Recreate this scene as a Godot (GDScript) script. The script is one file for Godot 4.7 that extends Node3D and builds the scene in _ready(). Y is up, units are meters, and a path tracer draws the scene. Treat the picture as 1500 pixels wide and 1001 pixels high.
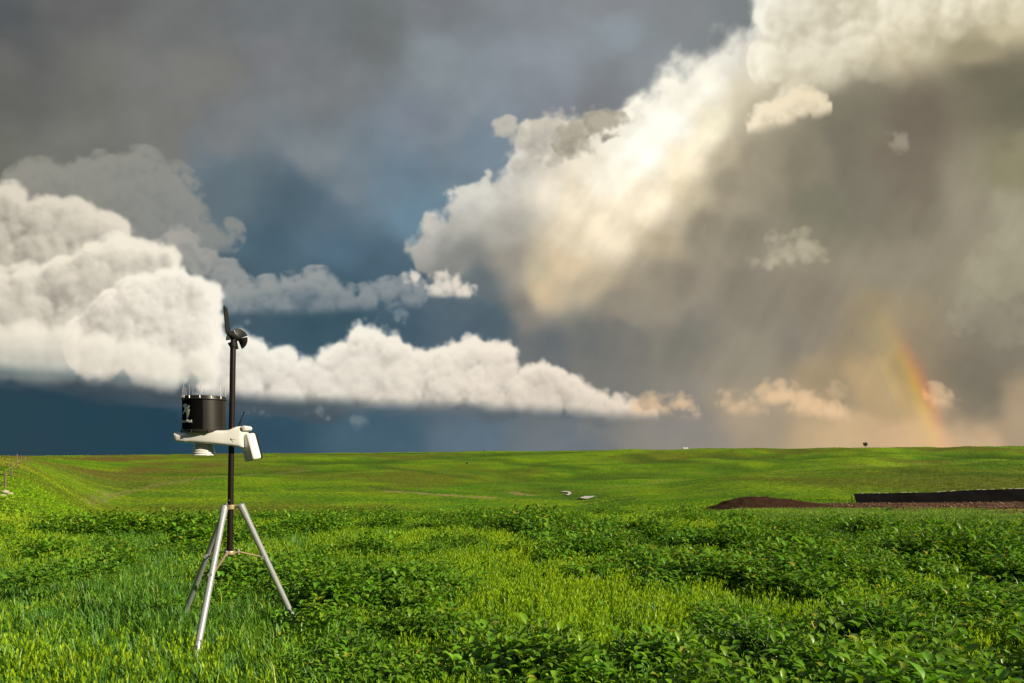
extends Node3D
# A weather station on a tripod stands in a field of young plants; rolling green hills, a lit storm sky with cumulus and a piece of rainbow behind it.
# The camera looks along -z from EYE metres above the field, the lens shifted up so that upright things stay upright.

const EYE := 0.95
const HZ := 669.0    # the eye's level in the units of the sketch (1500 x 1001)
const CX0 := -210.0   # the sky is composed on a plane that touches the sky sphere due north, 1000 units to the tangent
const CY0 := -170.0
const CS := 0.7
const CW := 1344
const CH := 602

func _ready() -> void:
	var cam := Camera3D.new()
	cam.name = "camera"
	cam.position = Vector3(0, EYE, 0)
	cam.near = 0.05
	cam.far = 9000.0
	cam.projection = Camera3D.PROJECTION_FRUSTUM
	cam.size = 0.05 * 1.001
	cam.frustum_offset = Vector2(0, 0.05 * (HZ - 500.5) / 1000.0)
	add_child(cam)
	cam.current = true
	var env := Environment.new()
	env.background_mode = Environment.BG_SKY
	env.tonemap_mode = Environment.TONE_MAPPER_LINEAR
	env.tonemap_exposure = 1.75
	env.background_energy_multiplier = 1.0 / 1.75
	env.sdfgi_enabled = true
	env.ssao_enabled = true
	env.ssil_enabled = true
	var sky_mat := PanoramaSkyMaterial.new()
	sky_mat.panorama = ImageTexture.create_from_image(paint_sky())
	var sky := Sky.new()
	sky.sky_material = sky_mat
	env.sky = sky
	var world := WorldEnvironment.new()
	world.name = "world"
	world.environment = env
	add_child(world)
	var sun := DirectionalLight3D.new()
	sun.name = "sun"
	sun.light_energy = 1.55
	sun.light_angular_distance = 0.5
	sun.light_color = Color(1.0, 0.94, 0.83)
	sun.shadow_enabled = true
	sun.rotation_degrees = Vector3(-27, 66, 0)
	add_child(sun)
	build_land()
	build_things()
	build_plants()

# ------------------------------------------------------------------ sky: air, clouds and rainbow, computed
func nz(seed_: int, freq: float, oct: int, kind := FastNoiseLite.TYPE_SIMPLEX_SMOOTH) -> FastNoiseLite:
	var n := FastNoiseLite.new()
	n.seed = seed_
	n.noise_type = kind
	n.frequency = freq
	n.fractal_type = FastNoiseLite.FRACTAL_FBM
	n.fractal_octaves = oct
	n.fractal_gain = 0.5
	return n

# a smooth field of colours through anchors «x y r g b», sampled on a coarse grid and enlarged to the canvas
func field(anchors: Array, power := 2.0, reach := 45.0) -> PackedFloat32Array:
	var gw := 168
	var gh := 67
	var n := anchors.size()
	var ax := PackedFloat32Array(); var ay := PackedFloat32Array(); var cr := PackedFloat32Array(); var cg := PackedFloat32Array(); var cb := PackedFloat32Array()
	for a in anchors:
		ax.append(a[0]); ay.append(a[1]); cr.append(a[2]); cg.append(a[3]); cb.append(a[4])
	var im := Image.create(gw, gh, false, Image.FORMAT_RGBF)
	for j in gh:
		for i in gw:
			var x := CX0 + (i + 0.5) / gw * CW / CS
			var y := CY0 + (j + 0.5) / gh * CH / CS
			var w := 0.0; var r := 0.0; var g := 0.0; var b := 0.0
			for k in n:
				var dx := x - ax[k]; var dy := y - ay[k]
				var q := (dx * dx + dy * dy) / (reach * reach) + 0.05
				var ww := 1.0 / pow(q, power)
				w += ww; r += ww * cr[k]; g += ww * cg[k]; b += ww * cb[k]
			w = 1.0 / (w * 255.0)
			im.set_pixel(i, j, Color(r * w, g * w, b * w))
	im.resize(CW, CH, Image.INTERPOLATE_CUBIC)
	return im.get_data().to_float32_array()

func blurred(z: PackedFloat32Array, w: int, h: int, by: int) -> PackedFloat32Array:
	var im := Image.create_from_data(w, h, false, Image.FORMAT_RF, z.to_byte_array())
	im.resize(maxi(2, w / by), maxi(2, h / by), Image.INTERPOLATE_TRILINEAR if false else Image.INTERPOLATE_LANCZOS)
	im.resize(w, h, Image.INTERPOLATE_CUBIC)
	return im.get_data().to_float32_array()

var canvas := PackedFloat32Array()

# one cumulus: lobes grown on lobes, each splatted into a depth buffer, then lit as a relief
# o: seed, lobes, soft, rough, base (y of the flat base, blend), lit/shade corner colours, light, alpha, relief
func cumulus(parents: Array, o: Dictionary) -> void:
	var rng := RandomNumberGenerator.new()
	rng.seed = o.get("seed", 1)
	var balls: Array[Vector4] = []
	for p in parents:
		balls.append(Vector4(p[0], p[1], 0.0 if p.size() < 4 else p[3], p[2]))
	var from := 0
	var counts: Array = o.get("lobes", [9, 5])
	for level in counts.size():
		var till := balls.size()
		for k in range(from, till):
			var p := balls[k]
			if p.w < 5.0:
				continue
			if p.w < 11.0 and level > 0:
				continue
			for c in counts[level]:
				var a := rng.randf() * TAU
				var u := rng.randf_range(-0.25, 1.0)
				var s := sqrt(1.0 - u * u)
				var d := Vector3(cos(a) * s, sin(a) * s, u)
				if d.y > 0.3 and rng.randf() < 0.6:
					d.y = -d.y
				var r := p.w * lerpf(0.2, 0.58, pow(rng.randf(), 1.4))
				var q := Vector3(p.x, p.y, p.z) + d * (p.w - r * rng.randf_range(0.7, 1.0))
				balls.append(Vector4(q.x, q.y, q.z, r))
		from = till
	var x0 := 1e9; var y0 := 1e9; var x1 := -1e9; var y1 := -1e9
	for b in balls:
		x0 = minf(x0, b.x - b.w); x1 = maxf(x1, b.x + b.w); y0 = minf(y0, b.y - b.w); y1 = maxf(y1, b.y + b.w)
	var ix0 := maxi(0, int((x0 - CX0) * CS) - 16); var iy0 := maxi(0, int((y0 - CY0) * CS) - 16)
	var ix1 := mini(CW - 1, int((x1 - CX0) * CS) + 16); var iy1 := mini(CH - 1, int((y1 - CY0) * CS) + 16)
	var w := ix1 - ix0 + 1; var h := iy1 - iy0 + 1
	if w < 8 or h < 8:
		return
	var z := PackedFloat32Array(); z.resize(w * h); z.fill(-60.0)
	var e := PackedFloat32Array(); e.resize(w * h); e.fill(-40.0)
	for b in balls:
		var r := b.w * CS
		var cx := (b.x - CX0) * CS - ix0; var cy := (b.y - CY0) * CS - iy0; var cz := b.z * CS
		var pad := 9.0
		for j in range(maxi(0, int(cy - r - pad)), mini(h - 1, int(cy + r + pad)) + 1):
			for i in range(maxi(0, int(cx - r - pad)), mini(w - 1, int(cx + r + pad)) + 1):
				var dx := i - cx; var dy := j - cy
				var dd := r * r - dx * dx - dy * dy
				var k := j * w + i
				if dd > 0.0:
					var zz := cz + sqrt(dd)
					if zz > z[k]: z[k] = zz
				var ee := r - sqrt(dx * dx + dy * dy)
				if ee > e[k]: e[k] = ee
	for k in z.size():
		if z[k] < -50.0: z[k] = maxf(-50.0, e[k] * 2.0 - 4.0)
	# the lobes are only the body: its density is eaten and swollen by noise in depth and marched through, with the light's own way through it
	var size: float = o.get("puff", 1.0)
	var sd := int(o.get("seed", 1))
	z = blurred(z, w, h, int(o.get("melt", 3)))
	var big := nz(sd + 50, 0.016 / size, 1)
	var mid := nz(sd + 51, 0.036 / size, 1)
	var fine := nz(sd + 52, 0.085 / sqrt(size), 4)
	var haze := nz(sd + 53, 0.007 / size, 3)
	var rough: float = o.get("rough", 3.0)
	var soft: float = o.get("soft", 4.0)
	var L: Vector3 = (o.get("light", Vector3(0.35, -0.6, 0.7)) as Vector3).normalized()
	var lit: Array = o.lit
	var shade: Array = o.shade
	var opacity: float = o.get("alpha", 1.0)
	var deep: float = o.get("relief", 1.0)
	var base: Array = o.get("base", [])
	var swell: float = o.get("swell", 4.6)
	var thin: float = o.get("thin", 2.0)
	var knob: float = o.get("knob", 3.0)
	var zb := blurred(z, w, h, 24)
	var dens := func(x: float, y: float, d: float) -> float:
		var k := clampi(int(y), 0, h - 1) * w + clampi(int(x), 0, w - 1)
		var s := minf((z[k] - d) * 0.55, e[k] * 0.75)
		if s < -rough * 4.0: return 0.0
		if s > rough * 4.5: return 1.0
		var X := x + ix0; var Y := y + iy0
		var q := absf(big.get_noise_3d(X, Y, d))
		s += rough * (q * swell + absf(mid.get_noise_3d(X + q * 14.0, Y, d)) * knob - thin + fine.get_noise_3d(X, Y, d) * 2.5)
		return clampf(s / soft, 0.0, 1.0)
	var rows := []
	rows.resize(h)
	var top := rough * 6.0
	var one := func(j: int) -> void:
		var res := PackedFloat32Array()
		res.resize(w * 2)
		for i in range(1, w - 1):
			var k := j * w + i
			if e[k] < -9.0: continue
			var X := ix0 + i; var Y := iy0 + j
			var a := 1.0
			if base.size() > 0:
				var by: float = base[0] + (X / CS + CX0 - base[1]) * base[2] + haze.get_noise_2d(X * 3.0, Y) * base[3] * 0.22
				a = 1.0 - smoothstep(by - base[3], by + base[3] * 0.4, Y / CS + CY0)
				if a <= 0.0: continue
			var t := 1.0
			var sum := 0.0
			var d := maxf(z[k], -12.0) + top
			if e[k] * 0.75 < -rough * 4.0: continue
			var step := 2.6
			for n in 30:
				var q: float = dens.call(i, j, d)
				if q > 0.01:
					var dark: float = dens.call(i + L.x * 4.0, j + L.y * 4.0, d + L.z * 4.0) * 1.0 + dens.call(i + L.x * 11.0, j + L.y * 11.0, d + L.z * 11.0) * 1.3 + dens.call(i + L.x * 24.0, j + L.y * 24.0, d + L.z * 24.0) * 1.4
					var g := exp(-dark * 0.55 * deep)
					var o_ := 1.0 - exp(-q * 0.42)
					sum += t * o_ * g
					t *= 1.0 - o_
					if t < 0.03: break
				d -= step
				if d < -26.0 - top: break
			var al := (1.0 - t)
			if al < 0.01: continue
			res[i * 2] = al * a * opacity
			var hollow := clampf((z[k] - zb[k]) * 0.016, -0.3, 0.25) + haze.get_noise_2d(X, Y) * 0.16
			res[i * 2 + 1] = clampf(sum / al + hollow * deep, 0.0, 1.0)
		rows[j] = res
	var job := WorkerThreadPool.add_group_task(one, h)
	WorkerThreadPool.wait_for_group_task_completion(job)
	for j in h:
		var res: PackedFloat32Array = rows[j]
		for i in w:
			var al := res[i * 2]
			if al < 0.004: continue
			var t := res[i * 2 + 1]
			var u := float(i) / w; var v := float(j) / h
			var cl: Color = (lit[0] as Color).lerp(lit[1], u).lerp((lit[2] as Color).lerp(lit[3], u), v)
			var cd: Color = (shade[0] as Color).lerp(shade[1], u).lerp((shade[2] as Color).lerp(shade[3], u), v)
			var q := ((iy0 + j) * CW + ix0 + i) * 3
			canvas[q] = lerpf(canvas[q], lerpf(cd.r, cl.r, t), al)
			canvas[q + 1] = lerpf(canvas[q + 1], lerpf(cd.g, cl.g, t), al)
			canvas[q + 2] = lerpf(canvas[q + 2], lerpf(cd.b, cl.b, t), al)

func c3(r: float, g: float, b: float) -> Color:
	return Color(r / 255.0, g / 255.0, b / 255.0)

func four(a: Color, b = null, c = null, d = null) -> Array:
	var bb: Color = a if b == null else b
	var cc: Color = a if c == null else c
	var dd: Color = bb if d == null else d
	return [a, bb, cc, dd]

# signed distance to a closed outline (negative outside)
func inside(poly: PackedVector2Array, p: Vector2) -> float:
	var best := 1e9
	for k in poly.size():
		var q := Geometry2D.get_closest_point_to_segment(p, poly[k], poly[(k + 1) % poly.size()])
		best = minf(best, p.distance_squared_to(q))
	return sqrt(best) * (1.0 if Geometry2D.is_point_in_polygon(p, poly) else -1.0)

func distance_map(poly: PackedVector2Array) -> PackedFloat32Array:
	var im := Image.create(CW / 6, CH / 6, false, Image.FORMAT_RF)
	for j in im.get_height():
		for i in im.get_width():
			im.set_pixel(i, j, Color(inside(poly, Vector2(CX0 + (i + 0.5) * 6.0 / CS, CY0 + (j + 0.5) * 6.0 / CS)), 0, 0))
	im.resize(CW, CH, Image.INTERPOLATE_CUBIC)
	return im.get_data().to_float32_array()

func paint_sky() -> Image:
	# the storm air behind everything
	var air := field([
		[-300, -150, 84, 88, 92], [-300, 200, 96, 98, 98], [-300, 420, 100, 104, 104], [-300, 640, 26, 58, 78], [0, -200, 92, 95, 98], [700, -220, 122, 127, 132], [1200, -200, 150, 148, 140], [1800, -150, 150, 145, 130], [1800, 250, 130, 124, 110], [1800, 550, 140, 130, 112],
		[0, 0, 90, 93, 95], [120, 0, 103, 104, 103], [250, 0, 111, 112, 112], [400, 10, 111, 116, 119], [540, 10, 111, 116, 117], [650, 0, 122, 126, 130], [800, 0, 135, 141, 146], [900, 10, 135, 138, 142], [1000, 10, 132, 136, 138], [1080, 30, 126, 131, 133],
		[0, 130, 102, 102, 99], [150, 130, 114, 114, 109], [300, 120, 123, 123, 119], [400, 80, 124, 126, 129], [480, 110, 120, 124, 127], [550, 60, 113, 117, 118], [650, 80, 136, 145, 150], [800, 70, 140, 147, 154], [900, 60, 142, 152, 158], [960, 90, 136, 142, 146],
		[0, 230, 107, 109, 101], [120, 220, 117, 117, 111], [250, 200, 121, 121, 117], [350, 200, 121, 124, 127], [450, 220, 126, 135, 140], [600, 180, 126, 135, 145], [700, 150, 134, 142, 150], [720, 220, 116, 132, 144], [800, 120, 134, 140, 148], [880, 130, 124, 128, 132],
		[340, 280, 100, 116, 125], [420, 310, 84, 104, 117], [500, 270, 116, 128, 137], [600, 270, 110, 130, 145], [610, 310, 106, 134, 150], [480, 330, 92, 112, 126],
		[400, 370, 74, 97, 111], [500, 380, 84, 109, 127], [560, 400, 79, 103, 119], [350, 440, 66, 88, 100], [450, 480, 62, 88, 102], [520, 460, 62, 88, 102], [600, 470, 70, 91, 105], [700, 470, 80, 98, 110], [720, 430, 94, 107, 115],
		[0, 600, 24, 56, 68], [100, 650, 20, 50, 64], [150, 610, 26, 58, 72], [250, 640, 36, 66, 82], [400, 640, 50, 78, 94], [550, 640, 70, 96, 112], [700, 640, 94, 111, 125], [850, 640, 110, 118, 125], [950, 640, 128, 128, 126], [300, 690, 38, 68, 84],
		[1000, 500, 124, 121, 111], [900, 490, 118, 118, 113], [800, 500, 104, 109, 111], [780, 540, 110, 112, 112], [860, 560, 120, 119, 114], [1000, 420, 148, 139, 124], [1100, 350, 147, 139, 121], [1100, 450, 137, 129, 114], [1150, 500, 139, 131, 117],
		[1200, 300, 129, 125, 107], [1250, 200, 121, 117, 101], [1350, 180, 117, 107, 93], [1450, 120, 114, 109, 91], [1500, 170, 111, 107, 89], [1330, 250, 125, 117, 101], [1420, 300, 149, 141, 121], [1500, 250, 143, 137, 110], [1500, 330, 163, 156, 133],
		[1300, 400, 149, 141, 121], [1450, 450, 134, 127, 111], [1200, 450, 141, 131, 115], [1450, 550, 127, 119, 103], [1300, 480, 157, 143, 115], [1370, 530, 143, 129, 106], [1290, 560, 186, 161, 121], [1230, 570, 166, 148, 118], [1100, 540, 149, 141, 124],
		[1100, 620, 166, 151, 129], [1000, 630, 140, 135, 128], [1250, 630, 204, 175, 135], [1400, 640, 202, 172, 136], [1480, 620, 172, 152, 124], [1330, 650, 212, 178, 138], [1500, 500, 134, 126, 110],
	], 1.7, 60.0)
	# the great cloud on the right with the beam of sun through it
	var great := field([
		[620, 360, 160, 158, 152], [640, 330, 186, 184, 175], [700, 285, 206, 204, 195], [730, 330, 172, 168, 158], [660, 390, 134, 135, 131], [740, 390, 150, 144, 133], [760, 250, 192, 189, 180], [800, 270, 232, 222, 202], [850, 300, 240, 226, 198],
		[700, 430, 100, 110, 114], [760, 460, 132, 128, 120], [720, 480, 84, 100, 110], [800, 430, 200, 180, 148], [790, 400, 184, 172, 145], [830, 385, 208, 188, 156], [850, 340, 214, 199, 172], [870, 420, 178, 164, 138],
		[1090, 30, 208, 207, 199], [1060, 75, 230, 226, 212], [1030, 120, 248, 243, 226], [980, 180, 254, 249, 234], [940, 220, 253, 249, 234], [900, 270, 252, 243, 222], [890, 330, 238, 222, 194], [950, 300, 242, 227, 199], [1000, 240, 238, 224, 194], [1010, 280, 212, 198, 166], [965, 350, 190, 176, 148], [1040, 190, 232, 222, 194],
		[1070, 260, 166, 156, 134], [1030, 330, 160, 150, 130], [960, 410, 158, 148, 130], [900, 450, 150, 142, 126], [1090, 170, 200, 190, 164], [1150, 100, 206, 196, 168], [1110, 230, 164, 154, 132], [1060, 220, 200, 188, 160],
		[860, 500, 112, 114, 111], [1000, 500, 124, 121, 111], [900, 490, 122, 120, 113], [800, 510, 104, 109, 111], [780, 550, 108, 111, 112], [860, 560, 120, 119, 114], [1000, 420, 150, 141, 125], [1100, 350, 147, 139, 121], [1100, 450, 137, 129, 114], [1150, 500, 139, 131, 117],
		[1180, 240, 140, 133, 112], [1200, 300, 129, 125, 107], [1250, 200, 124, 119, 102], [1350, 180, 117, 107, 93], [1450, 120, 114, 109, 91], [1500, 170, 111, 107, 89], [1330, 250, 122, 113, 98], [1420, 300, 149, 141, 121], [1500, 250, 141, 135, 108], [1500, 330, 163, 156, 133], [1250, 260, 124, 119, 103],
		[1300, 400, 149, 141, 121], [1450, 450, 134, 127, 111], [1200, 450, 141, 131, 115], [1450, 550, 127, 119, 103], [1300, 480, 157, 143, 115], [1370, 530, 143, 129, 106], [1290, 560, 186, 161, 121], [1230, 570, 166, 148, 118], [1100, 540, 149, 141, 124],
		[1100, 620, 166, 151, 129], [1000, 630, 140, 135, 128], [1250, 630, 204, 175, 135], [1400, 640, 202, 172, 136], [1480, 620, 172, 152, 124], [1330, 650, 212, 178, 138], [1500, 500, 134, 126, 110], [1450, 390, 158, 151, 128],
		[1300, 30, 222, 208, 172], [1400, 0, 228, 216, 180], [1500, 20, 205, 194, 160], [1450, 60, 160, 150, 122], [1200, -150, 190, 184, 165], [1800, -100, 150, 144, 126], [1800, 300, 130, 124, 108], [1800, 600, 145, 132, 112],
	], 1.9, 50.0)
	var border := distance_map(PackedVector2Array([
		Vector2(1130, -260), Vector2(1118, 0), Vector2(1106, 40), Vector2(1062, 62), Vector2(1000, 92), Vector2(940, 140), Vector2(890, 165), Vector2(830, 172), Vector2(775, 190), Vector2(757, 245), Vector2(712, 262), Vector2(668, 288), Vector2(640, 322), Vector2(606, 350),
		Vector2(598, 392), Vector2(660, 424), Vector2(720, 470), Vector2(760, 540), Vector2(860, 600), Vector2(940, 690), Vector2(1950, 690), Vector2(1950, -260)]))
	var wa := nz(11, 0.0045, 4)
	var wb := nz(12, 0.0045, 4)
	var veil := nz(13, 0.006, 5)
	var puff_ := nz(14, 0.02, 5)
	var rain := nz(15, 0.011, 4)
	canvas.resize(CW * CH * 3)
	for j in CH:
		var py := CY0 + j / CS
		for i in CW:
			var px := CX0 + i / CS
			var u := wa.get_noise_2d(px, py)
			var v := wb.get_noise_2d(px, py)
			var wob := 14.0 + 20.0 * smoothstep(0.0, 260.0, absf((px - 930.0) * 0.75 + (py - 270.0) * 0.65))
			var k := clampi(j + int(v * wob), 0, CH - 1) * CW + clampi(i + int(u * wob), 0, CW - 1)
			var m := puff_.get_noise_2d(px, py)
			# slant: curtains of rain and light fall towards the lower left under the great cloud
			var right := smoothstep(700.0, 950.0, px)
			var st := rain.get_noise_2d(px * 1.25 + py * 0.62, py * 0.16 - px * 0.02) * right * smoothstep(150.0, 330.0, py) * (1.0 - smoothstep(520.0, 640.0, py))
			var tv := veil.get_noise_2d(px * 0.8, py * 1.3)
			var gain := 1.0 + tv * 0.07 * (1.0 - 0.5 * right) + m * 0.02 + st * 0.05
			# the beam: lit air left of a slanting edge, a little shaded right of it, with shafts along it
			var ac := (px - 1090.0) * 0.789 + (py - 170.0) * 0.614
			var al_ := smoothstep(60.0, 180.0, py) * (1.0 - smoothstep(380.0, 520.0, py)) * smoothstep(560.0, 800.0, px)
			gain += al_ * (-0.07 * smoothstep(-16.0, 14.0, ac) * (1.0 - smoothstep(30.0, 190.0, ac)) + (0.06 + 0.05 * rain.get_noise_2d(ac * 2.2, 40.0)) * smoothstep(-190.0, -50.0, ac) * (1.0 - smoothstep(-16.0, 14.0, ac)))
			var d := border[j * CW + i]
			var sharp := lerpf(9.0, 46.0, smoothstep(860.0, 980.0, px) * (1.0 - smoothstep(1085.0, 1110.0, px)))
			sharp = lerpf(sharp, 90.0, smoothstep(395.0, 460.0, py))
			var a := smoothstep(-0.4, 0.6, (d + m * 26.0 + u * 18.0) / sharp)
			var K := k * 3
			var q := (j * CW + i) * 3
			var lift := 1.0 + m * 0.05 * a * smoothstep(470.0, 300.0, py) * (1.0 - smoothstep(1000.0, 1200.0, px))
			canvas[q] = lerpf(air[K], great[K] * lift, a) * gain
			canvas[q + 1] = lerpf(air[K + 1], great[K + 1] * lift, a) * gain
			canvas[q + 2] = lerpf(air[K + 2], great[K + 2] * lift, a) * gain
	paint_clouds()
	return wrap_sky()

func paint_clouds() -> void:
	var white := c3(240, 232, 218)
	# dim old tower behind the left cumulus
	cumulus([[60, 300, 60], [140, 285, 55], [200, 280, 52], [245, 290, 44], [262, 318, 34], [215, 330, 60], [300, 345, 20], [335, 345, 14], [150, 340, 60]],
		{"seed": 21, "lobes": [9, 6], "soft": 14.0, "rough": 5.0, "relief": 0.35, "bump": 0.6, "lit": four(c3(146, 144, 134), c3(146, 147, 142), c3(160, 155, 142), c3(128, 134, 134)), "shade": four(c3(112, 113, 108), c3(112, 116, 116), c3(128, 126, 118), c3(100, 110, 114))})
	cumulus([[275, 372, 24], [292, 388, 18], [262, 360, 20], [330, 412, 22], [350, 408, 14], [318, 420, 15]],
		{"seed": 22, "lobes": [9, 6], "soft": 5.0, "relief": 0.7, "lit": four(c3(176, 170, 160), c3(140, 146, 146)), "shade": four(c3(122, 122, 118), c3(84, 100, 108))})
	# greyish middle clouds
	cumulus([[360, 440, 24], [395, 438, 25], [430, 432, 24], [462, 420, 20], [482, 428, 18], [345, 445, 18], [505, 440, 16], [540, 440, 16], [570, 432, 16], [600, 428, 16], [420, 452, 26], [470, 450, 22]],
		{"seed": 23, "lobes": [7, 4], "soft": 9.0, "rough": 4.5, "base": [462, 400, -0.03, 14.0], "relief": 0.8, "light": Vector3(0.1, -0.85, 0.5), "lit": four(c3(172, 170, 164), c3(150, 156, 158), c3(120, 132, 138), c3(110, 124, 132)), "shade": four(c3(100, 114, 122), c3(96, 112, 122), c3(76, 98, 110), c3(78, 100, 114))})
	cumulus([[612, 412, 11], [630, 417, 14], [652, 415, 15], [668, 414, 13], [680, 424, 11], [690, 424, 6], [640, 424, 12], [606, 404, 5]],
		{"seed": 24, "thin": 3.6, "lobes": [7, 4], "soft": 7.0, "rough": 5.0, "base": [437, 640, 0.02, 6.0], "lit": four(c3(228, 218, 204), c3(232, 222, 206), c3(214, 208, 198)), "shade": four(c3(150, 150, 148), c3(164, 160, 152), c3(130, 136, 140))})
	for s in [[345, 478, 8, 31], [362, 474, 7, 32], [472, 508, 8, 33], [536, 468, 9, 34], [582, 470, 8, 35], [576, 472, 6, 36]]:
		cumulus([[s[0], s[1], s[2]], [s[0] + 9, s[1] + 3, s[2] * 0.7], [s[0] - 9, s[1] + 3, s[2] * 0.6]],
			{"seed": s[3], "thin": 4.2, "lobes": [8, 5], "soft": 9.0, "rough": 4.0, "alpha": 0.7, "lit": four(c3(150, 162, 168)), "shade": four(c3(96, 116, 126))})
	# the dark shelf under the bank
	shelf()
	# long bright bank along the horizon
	cumulus([[310, 530, 34], [345, 518, 30], [375, 528, 28], [405, 538, 32], [440, 555, 26], [470, 560, 26], [350, 560, 40], [420, 570, 30], [320, 570, 30],
			[482, 532, 16], [505, 520, 22], [530, 510, 28], [548, 508, 26], [568, 518, 26], [590, 524, 20], [620, 534, 26], [648, 532, 26], [672, 526, 24], [690, 520, 24], [715, 526, 22], [735, 520, 18], [742, 545, 18], [530, 550, 40], [590, 560, 40], [650, 562, 38], [710, 562, 36], [500, 575, 26], [560, 582, 24], [640, 585, 24],
			[775, 552, 20], [790, 550, 22], [812, 560, 24], [836, 572, 24], [760, 575, 30], [800, 584, 30], [850, 588, 26], [875, 594, 22], [900, 602, 20], [925, 608, 17], [950, 611, 13], [730, 590, 26]],
		{"seed": 25, "lobes": [8, 5], "soft": 5.5, "rough": 2.4, "melt": 3, "relief": 0.6, "puff": 1.5, "knob": 2.2, "thin": 1.8, "base": [589, 420, 0.047, 18.0], "light": Vector3(0.25, -0.6, 0.8), "lit": four(c3(255, 252, 240), c3(255, 240, 218), c3(252, 244, 228), c3(226, 208, 188)), "shade": four(c3(178, 170, 158), c3(174, 162, 148), c3(156, 152, 146), c3(142, 138, 132))})
	# the big cumulus on the left
	var sunny := Vector3(0.55, -0.6, 0.55)
	cumulus([[-120, 330, 90], [-50, 345, 74], [10, 318, 44], [60, 328, 44], [105, 335, 42], [150, 352, 40], [60, 385, 60], [0, 400, 60], [120, 390, 50]],
		{"seed": 26, "lobes": [8, 5], "soft": 7.0, "rough": 2.6, "relief": 0.9, "swell": 7.0, "knob": 1.4, "thin": 2.2, "puff": 2.2, "base": [450, 50, 0.0, 50.0], "light": sunny, "lit": four(c3(212, 204, 184), c3(232, 222, 204)), "shade": four(c3(120, 116, 105), c3(146, 140, 128))})
	cumulus([[-70, 480, 80], [-10, 455, 56], [50, 440, 50], [95, 425, 50], [140, 405, 44], [180, 385, 40], [215, 388, 36], [242, 382, 24], [190, 430, 52], [120, 470, 60], [30, 500, 60]],
		{"seed": 27, "lobes": [8, 5], "soft": 6.0, "rough": 2.5, "relief": 0.85, "swell": 6.0, "knob": 1.5, "thin": 2.0, "puff": 2.4, "base": [520, 100, 0.0, 40.0], "light": sunny, "lit": four(c3(234, 224, 204), c3(248, 239, 220)), "shade": four(c3(146, 140, 127), c3(164, 156, 144))})
	cumulus([[180, 470, 50], [215, 450, 52], [252, 436, 44], [282, 440, 38], [300, 432, 22], [262, 480, 54], [150, 505, 46], [225, 520, 50], [290, 500, 36]],
		{"seed": 28, "lobes": [9, 5], "soft": 5.0, "rough": 2.4, "relief": 0.75, "swell": 6.0, "knob": 1.6, "thin": 1.8, "puff": 2.0, "base": [566, 150, 0.07, 30.0], "light": sunny, "lit": four(c3(250, 240, 222), c3(255, 248, 232)), "shade": four(c3(166, 158, 146), c3(172, 164, 152))})
	cumulus([[-90, 520, 60], [-20, 520, 52], [40, 520, 46], [90, 522, 44], [140, 530, 40], [190, 540, 38], [240, 545, 36], [290, 545, 34], [60, 545, 40]],
		{"seed": 29, "lobes": [8, 5], "soft": 12.0, "rough": 2.8, "relief": 0.55, "swell": 5.0, "knob": 1.4, "thin": 2.0, "puff": 2.6, "alpha": 0.85, "base": [566, 150, 0.07, 30.0], "light": sunny, "lit": four(c3(244, 234, 214), c3(252, 244, 226)), "shade": four(c3(176, 168, 152), c3(190, 182, 166))})
	# the grey lit brow of the great cloud
	cumulus([[622, 362, 22], [645, 338, 26], [676, 312, 28], [712, 290, 30], [745, 272, 28], [770, 240, 24], [690, 345, 34], [735, 320, 38], [780, 280, 34], [660, 370, 24], [800, 215, 26], [840, 195, 24], [880, 180, 20], [640, 385, 16]],
		{"seed": 48, "lobes": [8, 5], "soft": 14.0, "rough": 4.0, "relief": 0.6, "puff": 1.6, "thin": 3.2, "alpha": 0.7, "base": [372, 640, -0.55, 80.0], "light": Vector3(0.5, -0.75, 0.4), "lit": four(c3(212, 210, 202), c3(240, 232, 214)), "shade": four(c3(146, 146, 142), c3(176, 170, 158))})
	# grey scud before the beam
	cumulus([[770, 215, 18], [790, 195, 20], [815, 190, 22], [840, 185, 16], [800, 215, 22], [775, 235, 16], [835, 205, 18], [735, 190, 6], [745, 186, 5]],
		{"seed": 41, "thin": 2.6, "lobes": [9, 6], "soft": 7.0, "rough": 4.5, "relief": 0.5, "alpha": 0.92, "lit": four(c3(196, 190, 178), c3(206, 198, 180)), "shade": four(c3(140, 140, 136), c3(150, 146, 136))})
	cumulus([[832, 206, 13], [850, 196, 14], [870, 188, 13], [888, 181, 10], [902, 180, 8], [845, 208, 9], [862, 222, 4]],
		{"seed": 42, "thin": 2.2, "lobes": [8, 6], "soft": 6.0, "rough": 4.0, "relief": 1.3, "alpha": 0.95, "lit": four(c3(176, 168, 150)), "shade": four(c3(116, 112, 102))})
	# sunlit tower at the top right, melting into the dark mass below it
	cumulus([[1150, 20, 44], [1190, 20, 54], [1240, 20, 52], [1180, 70, 46], [1140, 90, 34], [1215, 90, 42], [1260, 70, 46], [1310, 40, 46], [1340, 10, 60], [1390, 10, 50], [1175, 125, 30], [1290, 90, 34], [1340, 60, 34], [1440, -10, 50], [1500, -10, 50], [1200, -60, 80], [1350, -80, 90], [1500, -90, 80], [1600, -60, 70]],
		{"seed": 43, "lobes": [8, 5], "soft": 14.0, "rough": 3.4, "melt": 4, "relief": 0.75, "puff": 2.0, "swell": 7.0, "knob": 2.4, "thin": 2.2, "alpha": 0.9, "base": [158, 1200, -0.36, 95.0], "light": Vector3(-0.5, -0.6, 0.55), "lit": four(c3(255, 255, 248), c3(255, 248, 220), c3(255, 246, 220), c3(238, 224, 188)), "shade": four(c3(186, 178, 152), c3(164, 154, 126), c3(178, 168, 142), c3(130, 122, 102))})
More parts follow.
